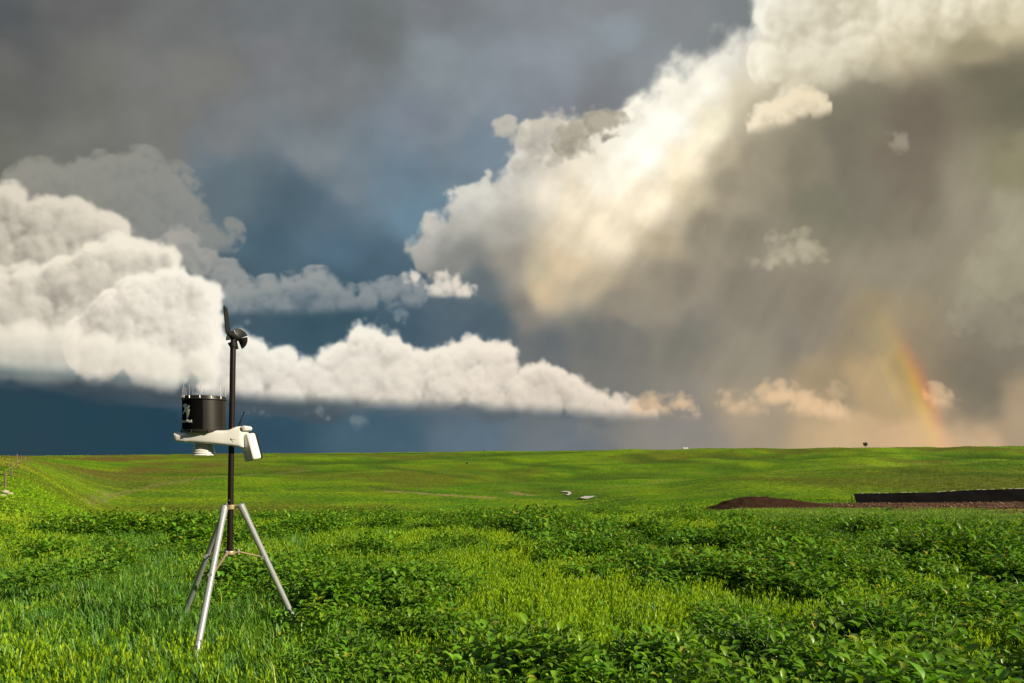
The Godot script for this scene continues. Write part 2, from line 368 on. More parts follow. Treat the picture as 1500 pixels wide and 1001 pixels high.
	cumulus([[1125, 172, 16], [1145, 160, 18], [1170, 152, 17], [1190, 150, 13], [1112, 180, 9], [1150, 172, 14], [1198, 158, 9]],
		{"seed": 44, "lobes": [8, 6], "soft": 5.0, "rough": 3.0, "relief": 0.5, "base": [186, 1150, -0.25, 14.0], "light": Vector3(-0.3, -0.8, 0.5), "lit": four(c3(250, 236, 206), c3(236, 220, 188)), "shade": four(c3(178, 166, 140))})
	# scraps on the right
	cumulus([[1150, 366, 14], [1172, 362, 16], [1192, 362, 14], [1205, 366, 9], [1138, 380, 9], [1128, 388, 6], [1160, 378, 10], [1180, 376, 10], [1105, 382, 3], [1135, 352, 4], [1184, 348, 6]],
		{"seed": 45, "thin": 2.9, "lobes": [6, 3], "soft": 22.0, "rough": 5.5, "relief": 0.7, "alpha": 0.8, "lit": four(c3(198, 188, 162), c3(186, 178, 152)), "shade": four(c3(146, 138, 118))})
	cumulus([[1312, 204, 7], [1315, 211, 5]], {"seed": 46, "thin": 3.0, "lobes": [8, 5], "soft": 9.0, "rough": 5.0, "alpha": 0.55, "lit": four(c3(180, 172, 150)), "shade": four(c3(130, 122, 106))})
	cumulus([[1460, 380, 26], [1490, 370, 30], [1440, 400, 20], [1500, 400, 26], [1430, 450, 20], [1460, 465, 24], [1500, 470, 24], [1540, 400, 40], [1545, 470, 36], [1470, 490, 14], [1410, 470, 12]],
		{"seed": 47, "lobes": [8, 6], "soft": 22.0, "rough": 7.0, "relief": 0.5, "alpha": 0.25, "lit": four(c3(186, 178, 150)), "shade": four(c3(134, 126, 106))})
	# peach coloured puffs low on the right
	for s in [[985, 594, 13, 51, 0.85], [955, 598, 12, 52, 0.8], [1012, 602, 10, 53, 0.8], [1070, 590, 11, 54, 0.7], [1090, 596, 12, 55, 0.7], [1132, 578, 12, 56, 0.9], [1150, 582, 13, 57, 0.9], [1172, 592, 14, 58, 0.9], [1195, 598, 13, 59, 0.9], [1215, 604, 10, 60, 0.8], [1222, 576, 6, 61, 0.5], [1368, 580, 8, 62, 0.8], [1382, 588, 7, 63, 0.8]]:
		cumulus([[s[0], s[1], s[2] * 1.15], [s[0] + s[2] * 1.2, s[1] + 5, s[2] * 0.9], [s[0] - s[2] * 1.1, s[1] + 6, s[2] * 0.8], [s[0] + 2, s[1] + s[2] * 0.5, s[2]]],
			{"seed": s[3], "thin": 2.8, "lobes": [7, 4], "soft": 20.0, "rough": 5.5, "alpha": s[4] * 0.85, "relief": 0.6, "base": [s[1] + s[2] * 0.9 + 4, s[0], 0.06, 14.0], "lit": four(c3(236, 200, 158)), "shade": four(c3(186, 164, 138))})
	cumulus([[516, 615, 5], [525, 616, 6], [534, 617, 4]], {"seed": 64, "thin": 3.4, "lobes": [8, 4], "soft": 9.0, "alpha": 0.55, "lit": four(c3(140, 148, 150)), "shade": four(c3(90, 110, 122))})
	for s in [[380, 608, 14, 65], [362, 602, 9, 66], [450, 606, 14, 67], [470, 610, 10, 68]]:
		cumulus([[s[0], s[1], s[2] * 0.6], [s[0] + s[2], s[1] + 3, s[2] * 0.45], [s[0] - s[2], s[1] + 3, s[2] * 0.4]],
			{"seed": s[3], "thin": 4.2, "lobes": [8, 5], "soft": 9.0, "alpha": 0.8, "lit": four(c3(176, 174, 168)), "shade": four(c3(104, 110, 114))})
	rainbow()

func shelf() -> void:
	var n := nz(71, 0.012, 5)
	for j in range(int((520 - CY0) * CS), int((680 - CY0) * CS)):
		var py := CY0 + j / CS
		for i in range(0, int((1010 - CX0) * CS)):
			var px := CX0 + i / CS
			var m := n.get_noise_2d(px * 0.45, py * 1.6)
			var top := 548.0 + maxf(px, -200.0) * 0.05
			var low := 578.0 + 36.0 * smoothstep(0.0, 330.0, px) + 2.0 * smoothstep(400.0, 900.0, px)
			var a := smoothstep(top - 6.0, top + 6.0, py) * (1.0 - smoothstep(low - 14.0, low + 8.0, py + m * 22.0)) * (1.0 - smoothstep(860.0, 990.0, px)) * 0.92
			if a <= 0.0: continue
			var t := smoothstep(0.0, 900.0, px)
			var dk := smoothstep(top, low, py)
			var q := (j * CW + i) * 3
			var c := c3(80, 88, 94).lerp(c3(118, 122, 122), t).lerp(c3(52, 72, 86).lerp(c3(98, 108, 114), t), dk)
			var g := 1.0 + m * 0.16
			canvas[q] = lerpf(canvas[q], c.r * g, a)
			canvas[q + 1] = lerpf(canvas[q + 1], c.g * g, a)
			canvas[q + 2] = lerpf(canvas[q + 2], c.b * g, a)

func rainbow() -> void:
	# part of a bow: bright low down, fading upwards; red outside (right), yellow and a breath of green inside
	var n := nz(72, 0.012, 3)
	for j in range(int((400 - CY0) * CS), int((680 - CY0) * CS)):
		var py := CY0 + j / CS
		var up := (656.0 - py)
		var mid := 1377.0 - up * 0.30 - up * up * 0.00062
		for i in range(int((1200 - CX0) * CS), int((1450 - CX0) * CS)):
			var px := CX0 + i / CS
			var d := (px - mid)
			if absf(d) > 44.0: continue
			var s := (0.34 + 0.66 * exp(-pow((py - 560.0) / 52.0, 2.0))) * smoothstep(400.0, 560.0, py) * (1.0 + n.get_noise_2d(px, py) * 0.3)
			var red := exp(-pow((d - 8.0) / 12.0, 2.0)); var yel := exp(-pow((d + 5.0) / 12.0, 2.0)); var grn := exp(-pow((d + 18.0) / 11.0, 2.0)); var inn := exp(-pow((d + 26.0) / 20.0, 2.0))
			var q := (j * CW + i) * 3
			canvas[q] += s * (red * 0.13 + yel * 0.14 + grn * 0.02 + inn * 0.05)
			canvas[q + 1] += s * (red * 0.01 + yel * 0.095 + grn * 0.012 + inn * 0.035)
			canvas[q + 2] += s * (red * -0.02 + yel * -0.05 + grn * 0.01 + inn * -0.02)

# lays the canvas onto the whole sphere; away from it stormy cloud cover goes on, its low part darkened
func wrap_sky() -> Image:
	var lw := 512
	var rest := Image.create(lw, lw / 2, false, Image.FORMAT_RGBF)
	var n := nz(81, 1.1, 5)
	var n2 := nz(82, 2.6, 5)
	for j in lw / 2:
		var el := PI / 2 - (j + 0.5) / (lw / 2) * PI
		for i in lw:
			var az := (i + 0.5) / lw * TAU
			var p := Vector3(sin(az) * cos(el), absf(sin(el)) * 1.6, -cos(az) * cos(el))
			var t := n.get_noise_3dv(p) * 0.5 + 0.5
			var s := n2.get_noise_3dv(p * 1.3)
			# grey cloud overhead; unseen slate storm air below darkened to hold the horizon dark
			var low := 1.0 - smoothstep(0.36, 0.58, el + (t - 0.5) * 0.25)
			var c := c3(96, 101, 106).lerp(c3(146, 145, 141), smoothstep(0.25, 0.85, t)).lerp(c3(44, 60, 72).lerp(c3(80, 88, 94), smoothstep(0.4, 0.9, t)), low) * (1.0 + s * 0.16)
			# the low sun's side is thinner and warmer
			var sunny := pow(maxf(0.0, cos(az - deg_to_rad(142.0))), 2.0) * smoothstep(-0.1, 0.3, el) * (1.0 - smoothstep(0.5, 1.1, el))
			c = c.lerp(c3(214, 200, 176), sunny * 0.55 * smoothstep(0.3, 0.7, t + 0.1))
			rest.set_pixel(i, j, c)
	rest.resize(4096, 2048, Image.INTERPOLATE_CUBIC)
	rest.convert(Image.FORMAT_RGB8)
	var out := rest.get_data()
	var rng := RandomNumberGenerator.new()
	rng.seed = 7
	for j in range(490, 1040):
		var el := PI / 2 - (j + 0.5) / 2048.0 * PI
		for i in range(1478, 2618):
			var az := (i + 0.5) / 4096.0 * TAU - PI
			var px := 750.0 + 1000.0 * tan(az)
			var py := minf(HZ - 1000.0 * tan(el) / cos(az), 688.0)
			var fx := (px - CX0) * CS; var fy := (py - CY0) * CS
			if fx < 1.0 or fy < 1.0 or fx > CW - 3 or fy > CH - 3: continue
			var w := smoothstep(0.0, 130.0, fx) * smoothstep(0.0, 130.0, CW - 3 - fx) * smoothstep(0.0, 100.0, fy)
			var x := int(fx); var y := int(fy)
			var a := fx - x; var b := fy - y
			var k := (y * CW + x) * 3
			var q := (j * 4096 + (i + 2048) % 4096) * 3
			var dith := rng.randf()
			for c in 3:
				var top := canvas[k + c] * (1.0 - a) + canvas[k + 3 + c] * a
				var low := canvas[k + CW * 3 + c] * (1.0 - a) + canvas[k + CW * 3 + 3 + c] * a
				var v := top * (1.0 - b) + low * b
				out[q + c] = clampi(int(lerpf(float(out[q + c]), v * 255.0, w) + dith), 0, 255)
	return Image.create_from_data(4096, 2048, false, Image.FORMAT_RGB8, out)

# ------------------------------------------------------------------ helpers
func tag(o: Node, label: String, category: String, group := "") -> void:
	o.set_meta("label", label)
	o.set_meta("category", category)
	if group != "": o.set_meta("group", group)

func thing(called: String, label: String, category: String, at := Vector3.ZERO, turn := 0.0, group := "") -> Node3D:
	var o := Node3D.new()
	o.name = called
	add_child(o, true)
	o.position = at
	o.rotation.y = turn
	tag(o, label, category, group)
	return o

func obj(called: String, mesh: Mesh, mat: Material, parent: Node) -> MeshInstance3D:
	var m := MeshInstance3D.new()
	m.name = called
	m.mesh = mesh
	m.material_override = mat
	parent.add_child(m, true)
	return m

func mat(r: float, g: float, b: float, rough := 0.6, metal := 0.0) -> StandardMaterial3D:
	var m := StandardMaterial3D.new()
	m.albedo_color = Color(r, g, b).linear_to_srgb()
	m.roughness = rough
	m.metallic = metal
	return m

func begin() -> SurfaceTool:
	var st := SurfaceTool.new()
	st.begin(Mesh.PRIMITIVE_TRIANGLES)
	return st

func done(st: SurfaceTool) -> ArrayMesh:
	st.generate_normals()
	return st.commit()

func quad(st: SurfaceTool, a: Vector3, b: Vector3, c: Vector3, d: Vector3) -> void:
	for v in [a, b, c, a, c, d]: st.add_vertex(v)

# a round bar through points, with a radius at each
func tube(st: SurfaceTool, pts: Array, rad: Array, sides := 12, flat_y := 1.0) -> void:
	var rings := []
	for k in pts.size():
		var dir: Vector3 = (pts[mini(k + 1, pts.size() - 1)] - pts[maxi(k - 1, 0)]).normalized()
		var side := dir.cross(Vector3.UP if absf(dir.y) < 0.95 else Vector3.RIGHT).normalized()
		var up := side.cross(dir).normalized()
		var ring := []
		for s in sides:
			var a := TAU * s / sides
			ring.append(pts[k] + (side * cos(a) + up * sin(a) * flat_y) * float(rad[k]))
		rings.append(ring)
	st.set_smooth_group(0)
	for k in rings.size() - 1:
		for s in sides:
			var t := (s + 1) % sides
			quad(st, rings[k][s], rings[k][t], rings[k + 1][t], rings[k + 1][s])
	st.set_smooth_group(-1)
	for s in range(1, sides - 1):
		for v in [rings[0][0], rings[0][s + 1], rings[0][s]]: st.add_vertex(v)
		var e: Array = rings[-1]
		for v in [e[0], e[s], e[s + 1]]: st.add_vertex(v)

# a profile of (radius, height) turned about the upright axis
func lathe(st: SurfaceTool, prof: Array, sides := 48, at := Vector3.ZERO) -> void:
	for k in prof.size() - 1:
		st.set_smooth_group(k + 1)
		for s in sides:
			var a := TAU * s / sides; var b := TAU * (s + 1) / sides
			var p: Vector2 = prof[k]; var q: Vector2 = prof[k + 1]
			quad(st, at + Vector3(cos(a) * p.x, p.y, sin(a) * p.x), at + Vector3(cos(a) * q.x, q.y, sin(a) * q.x), at + Vector3(cos(b) * q.x, q.y, sin(b) * q.x), at + Vector3(cos(b) * p.x, p.y, sin(b) * p.x))

# an outline (x, y) given depth along z with chamfered rims
func slab(st: SurfaceTool, outline: PackedVector2Array, z0: float, z1: float, bevel := 0.0) -> void:
	var inner := outline
	if bevel > 0.0:
		var o := Geometry2D.offset_polygon(outline, -bevel)
		if o.size() == 1 and o[0].size() == outline.size():
			# offset_polygon may start elsewhere: pair each corner with its nearest
			var got: PackedVector2Array = o[0]
			inner = PackedVector2Array()
			for p in outline:
				var best := got[0]
				for q in got:
					if p.distance_squared_to(q) < p.distance_squared_to(best): best = q
				inner.append(best)
		else:
			bevel = 0.0
	st.set_smooth_group(-1)
	var n := outline.size()
	var tri := Geometry2D.triangulate_polygon(inner)
	for k in range(0, tri.size(), 3):
		for i in 3:
			var p := inner[tri[k + i]]
			st.add_vertex(Vector3(p.x, p.y, z1))
		for i in [0, 2, 1]:
			var p := inner[tri[k + i]]
			st.add_vertex(Vector3(p.x, p.y, z0))
	for k in n:
		var a := outline[k]; var b := outline[(k + 1) % n]; var c := inner[k]; var d := inner[(k + 1) % n]
		quad(st, Vector3(a.x, a.y, z0 + bevel), Vector3(b.x, b.y, z0 + bevel), Vector3(b.x, b.y, z1 - bevel), Vector3(a.x, a.y, z1 - bevel))
		if bevel > 0.0:
			quad(st, Vector3(c.x, c.y, z0), Vector3(d.x, d.y, z0), Vector3(b.x, b.y, z0 + bevel), Vector3(a.x, a.y, z0 + bevel))
			quad(st, Vector3(a.x, a.y, z1 - bevel), Vector3(b.x, b.y, z1 - bevel), Vector3(d.x, d.y, z1), Vector3(c.x, c.y, z1))

# ------------------------------------------------------------------ land
# cross-sections of the land outwards from the field: bearing (as a tangent from due north), then distance and height
var sections := [
	[-0.75, [3, 0, 8, -0.04, 14, -0.35, 30, -1.7, 48, -1.75, 60, -0.7, 85, -0.38, 150, -0.5, 260, -1.1, 1000, -9, 4000, -30]],
	[-0.55, [8.5, 0, 12, -0.2, 30, -2.4, 120, -9.6, 220, -11, 330, -10, 450, -8, 900, -6.3, 1600, -9, 4000, -30]],
	[-0.25, [9.5, 0, 12, -0.2, 30, -2.8, 150, -11, 250, -13, 500, -9, 900, -2.9, 1600, -6, 4000, -30]],
	[0.0, [10.3, 0, 13, -0.2, 30, -2.7, 150, -11, 260, -14.5, 420, -14, 650, -8, 1000, 0.0, 1600, -3, 4000, -30]],
	[0.08, [10.3, 0, 13, -0.2, 30, -2.7, 120, -9, 210, -12.8, 330, -15, 600, -9, 1000, 0.8, 1600, -2, 4000, -30]],
	[0.2, [10.3, 0, 13, -0.15, 30, -2.0, 100, -6.5, 200, -10.5, 300, -15, 450, -14, 1000, 2.0, 1600, 0, 4000, -30]],
	[0.35, [10.5, 0, 13, -0.1, 22, -0.8, 30, -1.3, 45, -2.3, 100, -6, 250, -7.3, 330, -11, 450, -13, 1000, 3.4, 1600, 2, 4000, -30]],
	[0.55, [11, 0, 22, -0.78, 30, -1.2, 45, -2.6, 100, -6, 200, -6.2, 300, -5.6, 380, -9, 480, -11, 1000, 4.8, 1600, 4, 4000, -30]],
	[0.75, [11, -0.02, 22, -0.78, 30, -1.18, 45, -2.4, 100, -5.5, 200, -4.4, 300, -2.6, 400, -6.5, 500, -8, 1000, 6.2, 1600, 6, 4000, -30]],
]
var roll: FastNoiseLite
var swale: FastNoiseLite
var clod: FastNoiseLite
var patch: FastNoiseLite
var streak: FastNoiseLite

func along(s: Array, d: float) -> float:
	var p: Array = s[1]
	if d <= p[0]: return p[1]
	for k in range(2, p.size(), 2):
		if d < p[k]:
			return lerpf(p[k - 1], p[k + 1], log(d / p[k - 2]) / log(float(p[k]) / p[k - 2]))
	return p[-1]

func land(x: float, z: float) -> float:
	var r := sqrt(x * x + z * z)
	var az := clampf(atan2(x, -z), -0.66, 0.66)
	var t := tan(az)
	var d := r * cos(az)
	var k := 0
	while k < sections.size() - 2 and t > sections[k + 1][0]: k += 1
	var f := clampf((t - sections[k][0]) / (sections[k + 1][0] - sections[k][0]), 0.0, 1.0)
	f = f * f * (3.0 - 2.0 * f)
	var y := 0.0
	for o in 3:
		var q: float = d * [0.87, 1.0, 1.15][o]
		y += lerpf(along(sections[k], q), along(sections[k + 1], q), f) * [0.27, 0.46, 0.27][o]
	y += 0.009 * minf(d, 1500.0) * smoothstep(12.0, 40.0, d)
	var far := smoothstep(50.0, 200.0, d)
	y += roll.get_noise_2d(x, z) * 1.0 * far + swale.get_noise_2d(x * 0.8 + z * 0.6, (z * 0.8 - x * 0.6) * 0.45) * (5.0 + 3.0 * smoothstep(0.0, 0.3, t)) * smoothstep(130.0, 500.0, d) * (1.0 - 0.55 * smoothstep(800.0, 1000.0, d))
	y += clod.get_noise_2d(x * 6.0, z * 6.0) * 0.02 * (1.0 - smoothstep(14.0, 60.0, d)) * smoothstep(1.0, 3.0, r)
	return y

# where the line of sight towards a bearing and a slope meets the land, from the far side of «past»
func meet(px: float, py: float, past := 12.0) -> Vector3:
	var t := (px - 750.0) / 1000.0
	var e := (HZ - py) / 1000.0
	var d := past
	while d < 2500.0:
		if EYE + e * d <= land(t * d, -d): break
		d *= 1.008
	return Vector3(t * d, land(t * d, -d), -d)

func near_line(p: Vector2, line: Array) -> float:
	var best := 1e9
	for k in line.size() - 1:
		best = minf(best, p.distance_to(Geometry2D.get_closest_point_to_segment(p, line[k], line[k + 1])))
	return best

func flat(ps: Array, past := 60.0) -> Array:
	var out := []
	for p in ps:
		var q := meet(p[0], p[1], past)
		out.append(Vector2(q.x, q.z))
	return out

# the slopes' colours, with fold shade painted in: lush, yellowish, olive and dark green, browner on the left rise
func slope_color(x: float, z: float, rr: float) -> Color:
	var n := patch.get_noise_2d(x, z)
	var m := patch.get_noise_2d(x * 0.35 + 300.0, z * 0.16)
	var s := streak.get_noise_2d(x, z * 0.6)
	var t := x / maxf(-z, 0.1)
	# the draws darkened, the spurs' backs lightened: shade of the folds put into colour
	var fold := swale.get_noise_2d(x * 0.8 + z * 0.6, (z * 0.8 - x * 0.6) * 0.45) * smoothstep(150.0, 400.0, rr)
	var c := Color(0.088, 0.215, 0.005).lerp(Color(0.175, 0.29, 0.005), clampf(0.5 + n * 1.4 + fold * 0.8, 0.0, 1.0))
	c = c.lerp(Color(0.115, 0.14, 0.010), clampf(m * 2.4 + s * 0.5 + 0.05, 0.0, 1.0) * 0.85)
	c = c.lerp(Color(0.05, 0.105, 0.005), clampf(-fold * 2.4 - m * 1.0 + s * 0.5 - 0.1, 0.0, 1.0) * 0.8)
	var dry := (1.0 - smoothstep(-0.62, -0.22, t)) * smoothstep(-0.05, 0.3, patch.get_noise_2d(x * 0.5 + 77.0, z * 0.3) + 0.12) * smoothstep(120.0, 420.0, rr)
	dry = maxf(dry, (1.0 - smoothstep(-0.74, -0.66, t)) * smoothstep(50.0, 62.0, rr) * smoothstep(-0.2, 0.3, n + s) * 0.8)
	return c.lerp(Color(0.15, 0.10, 0.025), dry * 0.8)

func build_land() -> void:
	roll = nz(201, 1.0 / 70.0, 4)
	swale = nz(202, 1.0 / 170.0, 3)
	clod = nz(203, 0.35, 4)
	patch = nz(204, 1.0 / 48.0, 4)
	streak = nz(205, 1.0 / 20.0, 3)
	var trail := flat([[120, 733], [160, 724], [230, 710], [300, 700], [370, 695], [440, 690]])
	var scar := flat([[572, 720], [610, 722], [660, 726], [716, 729]])
	var scar_b := flat([[752, 721], [772, 725]])
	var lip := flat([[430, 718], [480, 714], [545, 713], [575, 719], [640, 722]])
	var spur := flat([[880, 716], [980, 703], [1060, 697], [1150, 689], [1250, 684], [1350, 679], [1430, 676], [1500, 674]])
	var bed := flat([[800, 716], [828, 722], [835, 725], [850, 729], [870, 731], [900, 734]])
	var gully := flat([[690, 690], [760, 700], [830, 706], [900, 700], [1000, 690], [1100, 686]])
	var draw_shade := [flat([[930, 667], [1000, 677], [1090, 689]], 420.0), flat([[1060, 668], [1130, 676], [1190, 683]], 480.0), flat([[1300, 664], [1380, 668], [1470, 672]], 480.0), flat([[640, 672], [740, 676], [850, 688]], 300.0), flat([[430, 676], [560, 684], [680, 700]], 300.0), flat([[1330, 690], [1420, 694], [1500, 700]], 60.0)]
	var az_list := []
	var a := -180.0
	while a < 179.9:
		az_list.append(a)
		a += 0.16 if absf(a + 0.08) < 47.0 else 3.0
	az_list.append(180.0)
	var rows := []
	var r := 0.4
	while r < 5200.0:
		rows.append(r)
		r *= 1.034 if r < 12.0 or r > 420.0 else 1.019
	var w := az_list.size()
	var verts := PackedVector3Array(); var cols := PackedColorArray(); var idx := PackedInt32Array()
	for rr in rows:
		for aa in az_list:
			var x: float = sin(deg_to_rad(aa)) * rr; var z: float = -cos(deg_to_rad(aa)) * rr
			verts.append(Vector3(x, land(x, z), z))
			var p := Vector2(x, z)
			var n := patch.get_noise_2d(x, z)
			var s := streak.get_noise_2d(x, z * 0.6)
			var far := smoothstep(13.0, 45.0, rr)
			var t := x / maxf(-z, 0.1)
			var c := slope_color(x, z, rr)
			if rr > 60.0 and -z > 20.0:
				var k: float = rr / 250.0
				c = c.lerp(Color(0.26, 0.21, 0.10), (1.0 - smoothstep(0.8 * k, 3.2 * k, near_line(p, trail) + s * 1.5)) * 0.42)
				var sc := minf(near_line(p, scar), near_line(p, scar_b))
				c = c.lerp(Color(0.36, 0.26, 0.14), (1.0 - smoothstep(1.0, 4.5, sc + s * 3.0)) * 0.85)
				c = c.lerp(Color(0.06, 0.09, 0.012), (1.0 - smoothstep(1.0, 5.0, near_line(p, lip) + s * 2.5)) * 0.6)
				for w_ in draw_shade:  # shade of the hill folds painted as dark green lines
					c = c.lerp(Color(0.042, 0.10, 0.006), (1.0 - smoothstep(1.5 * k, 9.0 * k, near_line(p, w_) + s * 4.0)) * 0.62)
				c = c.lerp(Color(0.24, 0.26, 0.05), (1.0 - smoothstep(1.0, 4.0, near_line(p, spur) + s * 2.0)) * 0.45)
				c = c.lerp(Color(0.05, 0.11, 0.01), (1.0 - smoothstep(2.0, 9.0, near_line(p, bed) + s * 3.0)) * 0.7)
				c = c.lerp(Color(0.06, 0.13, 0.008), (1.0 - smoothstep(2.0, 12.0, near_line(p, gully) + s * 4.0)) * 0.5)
			# under the plants: dark soil; towards the bare strip on the right: thin growth over brown earth
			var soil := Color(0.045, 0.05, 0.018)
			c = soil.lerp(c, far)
			var right := smoothstep(0.24, 0.42, t) * smoothstep(9.0, 12.0, rr)
			var dd := -z
			var bare := right * smoothstep(20.4, 21.6, dd + s * 1.6) * (1.0 - smoothstep(31.0, 34.0, dd))
			bare = maxf(bare, right * smoothstep(0.55, 0.7, t + s * 0.12) * smoothstep(11.0, 15.0, dd) * (1.0 - smoothstep(22.0, 25.0, dd)) * 0.8 * smoothstep(-0.25, 0.1, n * 1.5 + clod.get_noise_2d(x, z)))
			var thin := right * (1.0 - smoothstep(22.0, 26.0, dd))
			c = c.lerp(Color(0.12, 0.19, 0.012).lerp(Color(0.22, 0.22, 0.03), clampf(0.4 + clod.get_noise_2d(x * 1.2, z * 1.2) * 1.6, 0.0, 1.0)), thin)
			c = c.lerp(Color(0.085, 0.040, 0.020).lerp(Color(0.15, 0.085, 0.045), clampf(0.3 + clod.get_noise_2d(x * 2.0, z * 2.0) * 1.8, 0.0, 1.0)), clampf(bare, 0.0, 1.0))
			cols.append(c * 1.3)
	for j in rows.size() - 1:
		for i in w - 1:
			var q := j * w + i
			idx.append_array([q, q + w, q + 1, q + 1, q + w, q + w + 1])
	# the round hole under the camera
	var mid := verts.size()
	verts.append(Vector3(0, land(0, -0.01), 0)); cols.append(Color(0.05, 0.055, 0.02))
	for i in w - 1: idx.append_array([i, i + 1, mid])
	var norm := PackedVector3Array(); norm.resize(verts.size())
	for k in range(0, idx.size(), 3):
		var nn := (verts[idx[k + 2]] - verts[idx[k]]).cross(verts[idx[k + 1]] - verts[idx[k]])
		if nn.y < 0.0: nn = -nn
		for o in 3: norm[idx[k + o]] += nn
	for k in norm.size(): norm[k] = norm[k].normalized()
	var arr := []
	arr.resize(Mesh.ARRAY_MAX)
	arr[Mesh.ARRAY_VERTEX] = verts
	arr[Mesh.ARRAY_NORMAL] = norm
	arr[Mesh.ARRAY_COLOR] = cols
	arr[Mesh.ARRAY_INDEX] = idx
	var mesh := ArrayMesh.new()
	mesh.add_surface_from_arrays(Mesh.PRIMITIVE_TRIANGLES, arr)
	var gm := StandardMaterial3D.new()
	gm.vertex_color_use_as_albedo = true
	gm.roughness = 0.95
	gm.metallic_specular = 0.2
	gm.albedo_texture = grain(0.02, 6, 0.6, 1.0, 301)
	gm.uv1_triplanar = true
	gm.uv1_world_triplanar = true
	gm.uv1_scale = Vector3(1, 1, 1) * 0.045
	gm.detail_enabled = true
	gm.detail_albedo = grain(0.03, 5, 0.85, 1.0, 302)
	gm.detail_blend_mode = BaseMaterial3D.BLEND_MODE_MUL
	gm.detail_uv_layer = BaseMaterial3D.DETAIL_UV_1
	var g := obj("ground", mesh, gm, self)
	g.set_meta("kind", "structure")
	water(bed)
	tussocks()

func grain(freq: float, oct: int, low: float, high: float, seed_: int) -> NoiseTexture2D:
	var t := NoiseTexture2D.new()
	t.width = 512
	t.height = 512
	t.seamless = true
	t.noise = nz(seed_, freq, oct)
	var gr := Gradient.new()
	gr.set_color(0, Color(low, low, low))
	gr.set_color(1, Color(high, high, high))
	gr.set_offset(0, 0.2)
	gr.set_offset(1, 0.8)
	t.color_ramp = gr
	return t

func water(bed: Array) -> void:
	var wm := mat(0.48, 0.48, 0.45, 0.3)
	wm.metallic_specular = 0.8
	for part in [[[825, 722.5], [832, 721.5], [835, 724], [831, 727]], [[854, 732], [862, 729.6], [871, 729]]]:
		var st := begin()
		var pts := []
		for p in part:
			var q := meet(p[0], p[1], 60.0)
			pts.append(q)
		var low := 1e9
		for p in pts: low = minf(low, p.y)
		for k in pts.size() - 1:
			for s in 4:
				var a: Vector3 = pts[k].lerp(pts[k + 1], s / 4.0); var b: Vector3 = pts[k].lerp(pts[k + 1], (s + 1) / 4.0)
				var sa := 0.55 + 0.3 * sin(k * 1.7 + s * 0.9); var sb := 0.55 + 0.3 * sin((k + (s + 1) / 4) * 1.7 + ((s + 1) % 4) * 0.9)
				for v in [a, b]: v.y = land(v.x, v.z) + 0.35
				a.y = land(a.x, a.z) + 0.3; b.y = land(b.x, b.z) + 0.3
				quad(st, a + Vector3(-sa, 0, -3 * sa), b + Vector3(-sb, 0, -3 * sb), b + Vector3(sb, 0, 3 * sb), a + Vector3(sa, 0, 3 * sa))
		obj("stream", done(st), wm, self).set_meta("kind", "structure")

# rough grass of the far slopes: short dense bushes of blades, too many and too far to count
func tussocks() -> void:
	var rng := RandomNumberGenerator.new()
	rng.seed = 31
	var st := begin()
	for k in 9:
		var a := TAU * k / 9.0 + rng.randf_range(-0.3, 0.3)
		var o := Vector3(cos(a), 0, sin(a)) * rng.randf_range(0.1, 0.55)
		var s := Vector3(-sin(a), 0, cos(a)) * 0.22
		var tip := o * 1.7 + Vector3(0, rng.randf_range(0.35, 0.8), 0)
		for v in [o - s, o + s, tip]: st.add_vertex(v)
	var mm := MultiMesh.new()
	mm.transform_format = MultiMesh.TRANSFORM_3D
	mm.use_colors = true
	mm.mesh = done(st)
	var n := 80000
	mm.instance_count = n
	for k in n:
		var d := 40.0 * pow(24.0, pow(rng.randf(), 0.75))
		var t := rng.randf_range(-0.95, 0.95)
		if k % 6 == 1: t *= rng.randf_range(1.0, 1.9)
		if k % 9 == 0:
			t = -0.45 - 0.5 * rng.randf() - 0.8 * pow(rng.randf(), 3.0)
			d = rng.randf_range(9.5, 60.0)
		if t > 0.2 and d < 60.0: d += 40.0
		elif t > -0.45 and d < 40.0: d += 40.0
		var x := t * d
		var s := (0.16 + 0.0006 * d) * rng.randf_range(0.5, 1.3)
		mm.set_instance_transform(k, Transform3D(Basis(Vector3.UP, rng.randf() * TAU).scaled(Vector3(1.4, 0.75, 1.4) * s), Vector3(x, land(x, -d) - 0.03, -d)))
		var c := slope_color(x, -d, sqrt(x * x + d * d)) * 1.25
		mm.set_instance_color(k, c * rng.randf_range(0.8, 1.25))
	var m := mat(1, 1, 1, 0.8)
	m.vertex_color_use_as_albedo = true
	m.metallic_specular = 0.2
	var mi := MultiMeshInstance3D.new()
	mi.name = "hill_grass"
	mi.multimesh = mm
	mi.material_override = m
	add_child(mi, true)
	mi.set_meta("kind", "stuff")
	mi.set_meta("label", "rough green and olive grass covering the far rolling slopes")

# ------------------------------------------------------------------ things
const K := 0.0037   # metres to one unit of the sketch of the station, before its scale
const FIT := 0.908
func W(x: float, y: float, z := 0.0) -> Vector3:
	return Vector3((x - 338.0) * K, EYE / FIT - (y - HZ) * K, z)

func build_things() -> void:
	weather_station()
	sheet_fence()
	dirt_mound()
	wire_fence()
	skyline_things()

